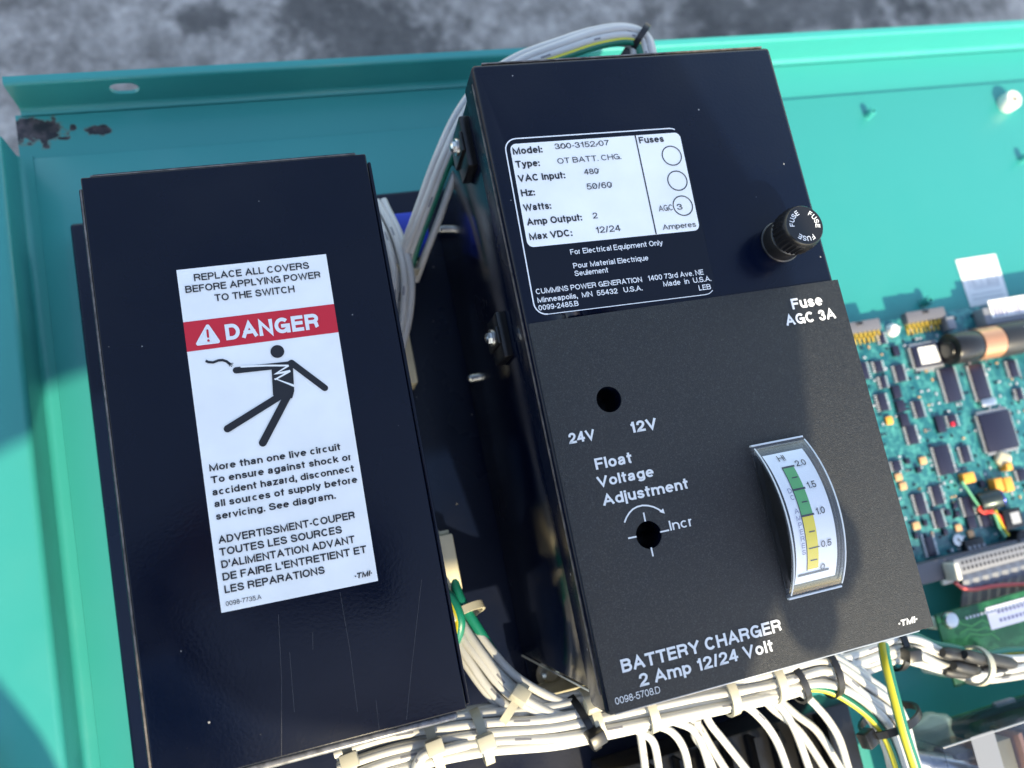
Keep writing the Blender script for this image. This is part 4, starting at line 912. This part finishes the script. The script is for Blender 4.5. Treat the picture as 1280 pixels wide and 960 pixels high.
for (fn, x, y, w, h, M, zt) in ((c8, 280, 775, 48, 50, M_orange, .002), (c9, 505, 190, 50, 46, M_tan, .0018), (c9, 342, 300, 50, 46, M_tan, .0018), (c9, 372, 360, 50, 46, M_tan, .0018), (c9, 460, 625, 50, 46, M_tan, .0018),
    (c9, 742, 640, 46, 46, M_tan, .0018), (c9, 825, 680, 44, 44, M_tan, .0018), (c9, 812, 305, 85, 62, M_orange, .004), (c9, 1012, 352, 60, 80, M_orange, .0055), (c9, 1078, 348, 60, 85, M_orange, .0055), (c9, 1080, 230, 46, 46, M_orange, .006)):
    px, py = fn(x, y); ic(px, py, w / 5.333, h / 5.333, '', zt=zt, M=M, name='capacitor', bev=.0007)
px, py = c8(945, 652); ic(px, py, 22, 10, '', zt=.0032, M=M_steel, name='crystal', bev=.0014)
px, py = c8(702, 800); ic(px, py, 5, 5, '', zt=.0026, M=M_red, name='red_dot', bev=.0002)
# glue blob
c = P(*c9(1060, 200), PZ + .003); bm = bmesh.new(); bmesh.ops.create_icosphere(bm, subdivisions=3, radius=.0045)
for v in bm.verts: v.co = Vector((v.co.x, v.co.y, v.co.z * .7)) * (1 + .18 * math.sin(v.co.x * 900) * math.cos(v.co.y * 700)) + Vector((c.x - .001, c.y + .002, PZ + .002))
me = bpy.data.meshes.new('g'); bm.to_mesh(me); bm.free(); link('glue_blob', me, mat('hot_glue', (.62, .56, .40), .3), board, smooth=60)
# tiny passives, too small to tell apart
bb = B(); rnd = random.Random(3)
for i in range(900):
    x, y = round(rnd.uniform(.19, .395) / .0022) * .0022, round(rnd.uniform(pb_.y, pa.y - .004) / .0026) * .0026; l, wd = rnd.choice(((.0008, .00045), (.00045, .0008), (.0006, .0004))); bb.box((x - l, y - wd, PZ + .0001), (x + l, y + wd, PZ + .0008), rnd.choice((0, 0, 0, 1, 1, 1, 1, 2)))
tag(bb.build('surface_mount_parts', [M_pin, M_ic, M_tan, M_white], board), kind='stuff')
# pin headers along the top edge
def header(x0, x1, py0, nm='pin_header'):
    a = P(x0, py0, PZ + .0048); b = P(x1, py0 - (x1 - x0) * .155, PZ + .0048); y = (a.y + b.y) / 2
    h = B().box((a.x, y - .0030, PZ + .0002), (b.x, y + .0030, PZ + .0046)).box(((a.x + b.x) / 2 - .002, y + .0005, PZ + .0046), ((a.x + b.x) / 2 + .002, y + .0028, PZ + .0052), 1).build(nm, [M_grey, M_bplas], board, bevel=.0003)
    npn = int((b.x - a.x) / .00254)
    bb = B()
    for i in range(npn):
        for r in (0, 1):
            x = a.x + (i + .5) * (b.x - a.x) / npn
            bb.box((x - .0005, y - .0032 - .0030 * (r + 1) + .0012, PZ + .0004 + (1 - r) * .0022), (x + .0004, y - .0032, PZ + .0012 + (1 - r) * .0022)).box((x - .0004, y - .0032 - .0030 * (r + 1) + .0004, PZ + .0001), (x + .0004, y - .0032 - .0030 * (r + 1) + .0012, PZ + .0012 + (1 - r) * .0022))
    bb.build('gold_pins', M_gold, h)
header(1050, 1101, 412); header(1134, 1182, 397)
p = P(1120, 411, PZ + .004); B().lathe((p.x, p.y, PZ), [(.0036, .0001), (.0036, .002), (.0026, .0036), (.0008, .004)], n=20).build('board_screw', mat('white_screw', (.75, .75, .75), .3), board, smooth=40)
px, py = c9(735, 720); p = P(px, py, PZ + .002); B().lathe((p.x, p.y, PZ), [(.0030, .0001), (.0030, .002), (.0010, .0022), (.0009, .0012)], n=20).build('board_screw', M_steel, board, smooth=40)
px, py = c8(690, 125); ic(px, py, 11, 15, '', zt=.006, M=M_lgrey, name='jumper_block')
# edge socket with white barcode strip
a = P(1232, 398, PZ + .008); B().box((a.x, a.y - .004, PZ + .0002), (.398, a.y + .006, PZ + .0078)).build('edge_socket', M_lgrey, board, bevel=.0006)
a = P(1238, 388, PZ + .0083); b = P(1300, 372, PZ + .0083)
bc = B().box((a.x, a.y - .0045, PZ + .0080), (.397, a.y + .0055, PZ + .0083)).build('barcode_sticker', M_white, board)
bb = B(); x = a.x + .002; rnd = random.Random(5)
while x < .396:
    wd = rnd.choice((.0005, .0008, .0014)); bb.sheet([(x, a.y - .004), (x + wd, a.y - .004), (x + wd, a.y + .0015), (x, a.y + .0015)], PZ + .0084); x += wd + rnd.choice((.0005, .0009, .0013))
bb.build('barcode_print', M_lilac, bc)
# big sleeved cylinder with copper band
RC = .0088; zc = PZ + RC + .0008
A = P(1186, 437, zc); y = A.y; xa = A.x
big = B().cyl((xa, y, zc), (xa + .016, y, zc), RC * .98, n=36).cyl((xa - .0015, y, zc), (xa, y, zc), RC * .55, n=24).build('backup_cell', M_bplas, board, bevel=.0006)
B().cyl((xa + .0162, y, zc), (xa + .030, y, zc), RC, n=36).build('copper_band', M_copper, big, smooth=40)
B().cyl((xa + .0302, y, zc), (xa + .078, y, zc), RC * 1.04, n=36).build('sleeve', M_can, big, bevel=.0005)
bb = B()
for k in range(3):
    for j in range(5):
        th = math.radians(62 + j * 13); r = RC * 1.05; x0 = xa + .044 + k * .008 + (j % 2) * .002
        yy, zz = y + r * math.cos(th), zc + r * math.sin(th); t2 = math.radians(62 + j * 13 + 7); y2, z2 = y + r * math.cos(t2), zc + r * math.sin(t2)
        bb.add([(x0, yy, zz), (x0 + .004, yy, zz), (x0 + .004, y2, z2), (x0, y2, z2)], [(0, 1, 2, 3)])
bb.build('sleeve_print', M_wprint, big)
# lying electrolytic can with blue end and its red and yellow leads
px, py = c9(955, 450); cc = P(px, py, PZ + .006); ax = Vector((.93, .05, .36)).normalized()
can = B().cyl(cc - ax * .0065, cc + ax * .0045, .0048, n=28).build('electrolytic_capacitor', mat('can_sleeve', (.05, .07, .07), .3, metal=.5), board, bevel=.0005)
B().cyl(cc + ax * .0046, cc + ax * .0052, .0042, n=28).build('can_end', mat('blue_end', (.03, .04, .35), .25, metal=.5), can, smooth=40)
M_rw = mat('red_wire', (.6, .03, .02), .4); M_gw = mat('green_lead', (.12, .42, .25), .4)
for M, pts in ((M_rw, ((870, 490), (900, 520), (960, 535), (1010, 560), (1030, 620), (1060, 670))), (M_rw, ((865, 510), (910, 540), (960, 520))), (M_gw, ((760, 330), (800, 390), (840, 450), (870, 490))), (M_gw, ((970, 540), (990, 590), (1010, 640), (1050, 700))), (M_wirey, ((980, 520), (1000, 570), (1040, 640), (1070, 690)))):
    B().tube(catmull([P(*c9(x, y), PZ + .0045) for x, y in pts], 6), .0008, n=8).build('lead_wire', M, board, smooth=60)
px, py = c9(1105, 575); o, c, hw, hh = ic(px, py, 24, 21, '', zt=.006, M=M_bplas, name='relay')
B().box((c.x - hw * .3, c.y - hh * .6, PZ + .0061), (c.x + hw * .7, c.y + hh * .6, PZ + .0062)).build('print_patch', M_gprint, o)
px, py = c9(1155, 715); c = P(px, py, PZ + .005); B().lathe((c.x, c.y, PZ), [(.005, .0001), (.005, .0075), (.0044, .008), (.0036, .008), (.0034, .0072)], n=28).build('round_capacitor', M_bplas, board, smooth=40)
# dip switch
px, py = c9(850, 755); o, c, hw, hh = ic(px, py, 25, 14, '', zt=.0036, M=M_bplas, name='dip_switch')
for i in range(4):
    x = c.x - hw + (i + .5) * hw / 2; B().box((x - .0009, c.y - hh * .6, PZ + .0036), (x + .0009, c.y + hh * .1, PZ + .0046)).build('slider', M_lgrey, o)
# ribbon cable connector on the board's lower edge + ribbon
rib = thing('ribbon_cable', (.27, -.008, PZ), 'grey ribbon cable with red edge plugged into the board along its lower edge', 'ribbon cable')
a = P(1153, 722, PZ + .010); RY = a.y
B().box((a.x - .012, RY - .0040, PZ + .0002), (.40, RY + .0060, PZ + .0075)).build('header_shell', M_grey, rib, bevel=.0006)
a2 = P(1196, 712, PZ + .013); sx0 = a2.x
sock = B().box((sx0, RY - .0030, PZ + .0077), (.398, RY + .0048, PZ + .0125)).build('socket', M_lgrey, rib, bevel=.0004)
bb = B()
for i in range(30):
    for r in (0, 1): x = sx0 + .004 + i * .00254; bb.box((x, RY - .0012 + r * .0030, PZ + .01252), (x + .0014, RY + .0004 + r * .0030, PZ + .0126))
bb.build('contact_slots', mat('slot_dark', (.02, .022, .03), .6), sock)
p = P(1190, 720, PZ + .013); B().box((p.x, RY - .0045, PZ + .008), (p.x + .0028, RY + .0040, PZ + .0165)).build('latch', M_nylon, rib, bevel=.0005)
p = P(1172, 726, PZ + .0048); B().box((p.x, RY - .0065, PZ + .0062), (p.x + .010, RY - .0042, PZ + .0085)).build('latch', M_nylon, rib, bevel=.0005)
M_rib = mat('grey_ribbon', (.12, .14, .19), .45)
vs = []; fs = []; rows = [(RY - .0030, PZ + .0100), (RY - .006, PZ + .0108), (RY - .010, PZ + .0095), (RY - .014, PZ + .007), (RY - .020, PZ + .004)]; nn = 32
for i in range(nn + 1):
    for (yy, zz) in rows:
        for o_ in (0, 1): vs.append((sx0 + .003 + i * .0030, yy, zz + (.0006 if i % 2 else 0)))
bb = B()
vs = [(sx0 + .003 + i * .0030, yy, zz + (.0006 if i % 2 else 0)) for i in range(nn + 1) for (yy, zz) in rows]; k = len(rows)
bb.add(vs, [(i * k + j, (i + 1) * k + j, (i + 1) * k + j + 1, i * k + j + 1) for i in range(nn) for j in range(k - 1)])
rb = bb.build('ribbon', M_rib, rib); sm = rb.modifiers.new('thick', 'SOLIDIFY'); sm.thickness = .0008
B().tube(catmull([P(*q) for q in ((1194, 728, .021), (1203, 735, .020), (1216, 737, .018), (1240, 733, .018), (1262, 731, .018), (1300, 730, .018))], 8), .0010, n=8).build('red_edge', mat('red_edge', (.62, .10, .10), .45), rib, smooth=60)

# sticker on the teal panel
c4b = [P(x, y, .0002) for x, y in ((1194, 325), (1244, 317.5), (1262, 375), (1213, 384))]
stk = B().poly([(v.x, v.y) for v in (c4b[3], c4b[2], c4b[1], c4b[0])], .00005, .0004).build('paper_label', mat('label_paper', (.80, .80, .80), .5))
tag(stk, 'small white printed paper label stuck on the teal panel above the circuit board', 'label')
bb = B(); rnd = random.Random(11)
def u4(u, v): q = uv(c4b, u, v); return (q.x, q.y)
for (u, va, vb) in [(.14, .15, .62), (.22, .3, .66), (.62, .22, .62), (.70, .22, .62), (.84, .4, .66)] + [(.26 + i * .055, .48 + .05 * (i % 3), .68) for i in range(11)]:
    bb.sheet([u4(u, vb), u4(u + .014, vb), u4(u + .014, va), u4(u, va)], .00046)
for v in (.76, .85): 
    for i in range(14):
        u = .12 + i * .055; bb.sheet([u4(u, v + .02), u4(u + .035, v + .02), u4(u + .035, v), u4(u, v)], .00046)
tag(bb.build('fine_print', mat('faint_print', (.30, .31, .36), .5), stk), kind='stuff')

# ------------------------------------------------------------------ small green boards and relay at lower right
M_pcb2 = pcb_mat('green_solder_mask', (.004, .085, .030), (.03, .20, .075), 90)
g1 = [P(x, y, .026) for x, y in ((1172, 768), (1300, 728), (1330, 800), (1190, 835))]
gb = thing('small_board', (g1[0].x + .03, g1[0].y - .01, 0), 'small green circuit board with pale printed sticker beyond the wires', 'circuit board')
gx0, gx1, gy1, gy0 = (g1[0].x + g1[3].x) / 2 - .001, .42, g1[0].y, g1[0].y - .034
B().box((gx0, gy0, .0244), (gx1, gy1, .026)).build('board', M_pcb2, gb, bevel=.0003)
for x, y in ((gx0 + .006, gy1 - .006), (gx0 + .006, gy0 + .005), (gx1 - .006, gy1 - .006)): B().cyl((x, y, .0002), (x, y, .0243), .003, n=14).build('standoff', M_nylon, gb)
p = P(1187, 775, .0265); B().lathe((p.x, p.y, .026), [(.0040, .0001), (.0040, .0012), (.0034, .0024), (.001, .0026)], n=22).build('board_screw', M_steel, gb, smooth=40)
q0, q1 = P(1239, 785, .0265), P(1300, 750, .0265)
sk2 = B().box((q0.x, q0.y - .001, .0261), (q0.x + .05, q0.y + .0095, .0264)).build('sticker', mat('lilac_sticker', (.62, .62, .72), .5), gb)
bb = B()
for i in range(16):
    for r in (0, 1): x = q0.x + .006 + i * .0024; bb.sheet([(x, q0.y + .0015 + r * .004), (x + .0016, q0.y + .0015 + r * .004), (x + .0016, q0.y + .0032 + r * .004), (x, q0.y + .0032 + r * .004)], .02645)
tag(bb.build('fine_print', M_lilac, sk2), kind='stuff')
bb = B()
for i in range(34): x = gx0 + .016 + i * .0022; bb.cyl((x, gy1 - .0050, .0261), (x, gy1 - .0050, .0268), .0007, n=8)
for i in range(9): bb.cyl((gx0 + .006 + (i % 3) * .003, gy0 + .012 - (i // 3) * .003, .0261), (gx0 + .006 + (i % 3) * .003, gy0 + .012 - (i // 3) * .003, .0267), .0009, n=8)
tag(bb.build('solder_joints', M_pin, gb), kind='stuff')
M_trace = mat('trace_green', (.03, .20, .06), .35)
bb = B()
for k, pts in enumerate((((1196, 772), (1202, 780), (1215, 783), (1228, 775), (1238, 780)), ((1200, 792), (1210, 786), (1222, 788), (1234, 784), (1244, 790)), ((1206, 800), (1213, 792), (1228, 794), (1240, 792), (1250, 800)))):
    bb.stroke([P(x, y, .0262)[:2] for x, y in pts], .0009, .02612 + k * .00002)
bb.build('copper_traces', M_trace, gb)
# lower green board, black block, clear relay cover
lb = thing('lower_board', P(1210, 915, 0), 'green circuit board carrying the clear relay at the panel bottom', 'circuit board')
c0 = P(1140, 912, .030); c1 = P(1285, 868, .030); yb = (c0.y + c1.y) / 2
B().box((c0.x, yb - .07, .0284), (.40, yb, .030)).build('board', M_pcb2, lb, bevel=.0003)
for x, y in ((c0.x + .008, yb - .06), (.38, yb - .008), (.38, yb - .06), (c0.x + .008, yb - .008)): B().cyl((x, y, .0002), (x, y, .0283), .003, n=14).build('standoff', M_steel, lb)
bb = B(); bb.stroke([P(x, y, .0302)[:2] for x, y in ((1192, 928), (1186, 902), (1260, 880))], .0006, .03005); bb.stroke([P(x, y, .0302)[:2] for x, y in ((1260, 877), (1268, 875), (1271, 885))], .0007, .03007); bb.build('silkscreen', M_gprint, lb)
a = P(1214, 916, .034); B().box((a.x, a.y - .012, .0302), (.395, a.y + .004, .040)).build('connector_block', mat('brown_black', (.02, .014, .010), .5), lb, bevel=.0005)
a = P(1256, 884, .032); B().box((a.x - .005, a.y - .003, .0302), (a.x + .006, a.y + .003, .033)).build('test_pad', M_lgrey, lb, bevel=.0003)
bm = bmesh.new(); bmesh.ops.create_icosphere(bm, subdivisions=3, radius=.011); p = P(1165, 918, .034)
for v in bm.verts: v.co = Vector((v.co.x * 1.1, v.co.y * .8, v.co.z * .55)) * (1 + .16 * math.sin(v.co.x * 400 + 1) * math.cos(v.co.y * 500)) + Vector((p.x, p.y, .033))
me = bpy.data.meshes.new('g'); bm.to_mesh(me); bm.free(); link('glue_blob', me, mat('cloudy_glue', (.30, .38, .30), .3), lb, smooth=60)
ry = P(1178, 940, .060)
rel = thing('clear_relay', (ry.x + .03, ry.y - .02, .030), 'relay under a clear plastic cover on the lower green board', 'relay')
rx0, rx1, ryt = ry.x, .395, P(1230, 917, .060).y
B().box((rx0 + .003, ryt - .045, .0302), (rx1, ryt - .002, .034)).build('relay_base', M_bplas, rel, bevel=.0006)
bb = B(); 
for a, b in (((rx0, ryt - .048, .030 + .0041), (rx0 + .0012, ryt, .060)), ((rx0 + .0013, ryt - .0012, .0341), (rx1, ryt, .060)), ((rx0, ryt - .048, .0601), (rx1, ryt, .0613))): bb.box(a, b)
bb.build('clear_cover', clear('cloudy_polycarbonate', (.80, .82, .86), .12), rel, bevel=.0004)
B().box((rx0, ryt - .0003, .0606), (rx1, ryt + .0004, .0616)).build('cover_rim', mat('cover_rim', (.34, .36, .38), .2), rel, bevel=.0003)
for i in range(3):
    x = rx0 + .012 + i * .020; B().box((x, ryt - .03, .0342), (x + .009, ryt - .008, .052)).build('contact_carrier', mat('carrier', (.16, .17, .2) if i % 2 == 0 else (.35, .31, .2), .5), rel, bevel=.0006)
    B().box((x + .010, ryt - .028, .0342), (x + .012, ryt - .006, .056)).build('contact_spring', M_copper, rel)
a = P(1236, 948, .0615); B().box((a.x - .006, a.y - .012, .06135), (a.x + .006, a.y + .010, .06155)).build('sticker', mat('silver_sticker', (.2, .21, .23), .4), rel)
a, b = P(1140, 962, .045), P(1205, 962, .045)
bt2 = thing('bolt_post', (b.x, b.y, .030), 'silver threaded post with glossy nut beside the clear relay', 'bolt')
B().cyl((a.x, a.y + .004, .045), (b.x, b.y, .050), .0055, n=24).build('post', M_steel, bt2, smooth=40)
B().cyl((b.x - .003, b.y, .0300), (b.x - .003, b.y, .0550), .0045, n=6).build('nut', M_steel, bt2, bevel=.0006)

# ------------------------------------------------------------------ the photographer, behind the camera, and the phone
def skin_body(verts, edges, radii, root):
    me = bpy.data.meshes.new('body'); me.from_pydata(verts, edges, []); o = bpy.data.objects.new('body_tmp', me); COL.objects.link(o)
    md = o.modifiers.new('skin', 'SKIN'); md.use_smooth_shade = True
    if not me.skin_vertices: bpy.context.view_layer.update()
    sv = me.skin_vertices[0].data
    for i, r in enumerate(radii): sv[i].radius = (r, r) if not isinstance(r, tuple) else r; sv[i].use_root = (i == root)
    ss = o.modifiers.new('sub', 'SUBSURF'); ss.levels = 2; ss.render_levels = 2
    dg = bpy.context.evaluated_depsgraph_get(); out = bpy.data.meshes.new_from_object(o.evaluated_get(dg)); bpy.data.objects.remove(o); bpy.data.meshes.remove(me); return out
V = []; E_ = []; RD = []
def jt(p, r, par=None):
    V.append(p); RD.append(r)
    if par is not None: E_.append((par, len(V) - 1))
    return len(V) - 1
pel = jt((-.74, -.42, .44), .15); ab = jt((-.55, -.42, .53), .145, pel); chst = jt((-.33, -.37, .57), .16, ab); nk0 = jt((-.19, -.33, .555), .115, chst); nk = jt((-.08, -.315, .535), .070, nk0)
hd = jt((.000, -.290, .515), .085, nk); hd2 = jt((.065, -.27, .50), .092, hd); hd3 = jt((.093, -.257, .450), .066, hd2)
def hand(par, wpos, direction, across, curl, rr=.0085, phone=False):
    d = Vector(direction).normalized(); a = Vector(across).normalized(); c = Vector(curl).normalized(); wv = Vector(wpos)
    pm = jt(tuple(wv + d * .05), (.030), par)
    for k, ln in enumerate((.070, .078, .072, .056)):
        b = wv + d * .085 + a * (.030 - .020 * k); j = jt(tuple(b), .0095, pm)
        j = jt(tuple(b + d * ln * .45 + c * .006), rr, j); j = jt(tuple(b + d * ln * .75 + c * .020), rr * .95, j); jt(tuple(b + d * ln * .92 + c * .034), rr * .8, j)
    b = wv + d * .035 + a * .038; j = jt(tuple(b), .012, pm); j = jt(tuple(b + d * .030 + a * .018 + c * .008), .0105, j); jt(tuple(b + d * .052 + a * .020 + c * .020), .009, j)
    return pm
# right arm (rests on the panel's left lip), left arm (holds the phone)
sr = jt((-.24, -.46, .55), .075, chst); er = jt((-.165, -.34, .30), .050, sr); wr = jt((-.250, -.10, .122), .032, er)
hand(wr, (-.250, -.10, .122), (.03, .80, -.46), (.9, -.3, .1), (.2, .2, -1))
slf = jt((-.27, -.20, .585), .075, chst); el_ = jt((-.30, .02, .47), .050, slf); wl_ = jt((-.200, .060, .425), .029, el_)
hand(wl_, (-.200, .060, .425), (.90, .05, -.15), (-.1, .95, -.2), (.25, 0, -1))
for s in (-1, 1):
    hp = jt((-.76, -.42 + s * .10, .36), .105, pel); kn = jt((-.70, -.43 + s * .13, .0), .066, hp); an = jt((-.79, -.43 + s * .14, -.37), .045, kn); jt((-.66, -.43 + s * .16, -.405), .040, an)
bme = skin_body(V, E_, RD, 0)
M_skin = mat('skin', (.48, .27, .19), .5); M_jack = mat('navy_jacket', (.012, .014, .022), .8, noise=(60, .2)); M_trs = mat('dark_trousers', (.02, .022, .03), .85, noise=(80, .2)); M_hair = mat('dark_hair', (.015, .010, .008), .6)
per = thing('person', (-.74, -.42, GZ), 'person in navy jacket leaning over the panel and holding the phone', 'person')
body = link('body', bme, [M_jack, M_skin, M_trs], per)
for pg in bme.polygons:
    pg.use_smooth = True; c = pg.center
    if c.x > -.09 and c.y < -.15: pg.material_index = 1
    elif (c - Vector((-.10, .07, .41))).length < .105 or (c.z < .125 and c.x > -.45 and c.y > -.12): pg.material_index = 1
    elif c.z < .38 and c.x < -.5: pg.material_index = 2
def blob(name, c, r, M, parent, sq=None):
    bm = bmesh.new(); bmesh.ops.create_icosphere(bm, subdivisions=4, radius=1)
    for v in bm.verts:
        q = v.co.copy(); n_ = 1 + .04 * math.sin(q.x * 7) * math.cos(q.y * 6 + q.z * 5); v.co = Vector((c[0] + q.x * r[0] * n_, c[1] + q.y * r[1] * n_, c[2] + q.z * r[2] * n_))
    me = bpy.data.meshes.new(name); bm.to_mesh(me); bm.free(); return link(name, me, M, parent, smooth=60)
blob('shadow_hood', (.040, -.312, .541), (.128, .120, .108), M_jack, per)  # hood added, sized and placed to shape the shadow on cover and charger
# face details on the down-turned head
for s in (-1, 1):
    blob('eye', (.120, -.245 + s * .030, .395), (.010, .010, .009), mat('eye_white', (.7, .7, .68), .3), per)
    blob('ear', (.04, -.282 + s * .095, .495), (.020, .008, .028), M_skin, per)
blob('nose', (.125, -.242, .385), (.018, .012, .016), M_skin, per)
# phone: lens side just behind the camera point
ph = thing('phone', CAM - f_ * .008, 'black phone held over the panel', 'phone')
def oriented(bb):
    bb.v = [tuple(CAM + r_ * p[0] - d_ * p[1] - f_ * p[2]) for p in bb.v]; return bb
oriented(B().box((-.060, -.062, .004), (.088, .010, .0118))).build('phone_body', mat('phone_glass', (.01, .01, .012), .15), ph, bevel=.002)
oriented(B().box((-.057, -.059, .0118), (.085, .007, .0121))).build('screen', mat('screen_glass', (.02, .02, .025), .1), ph)
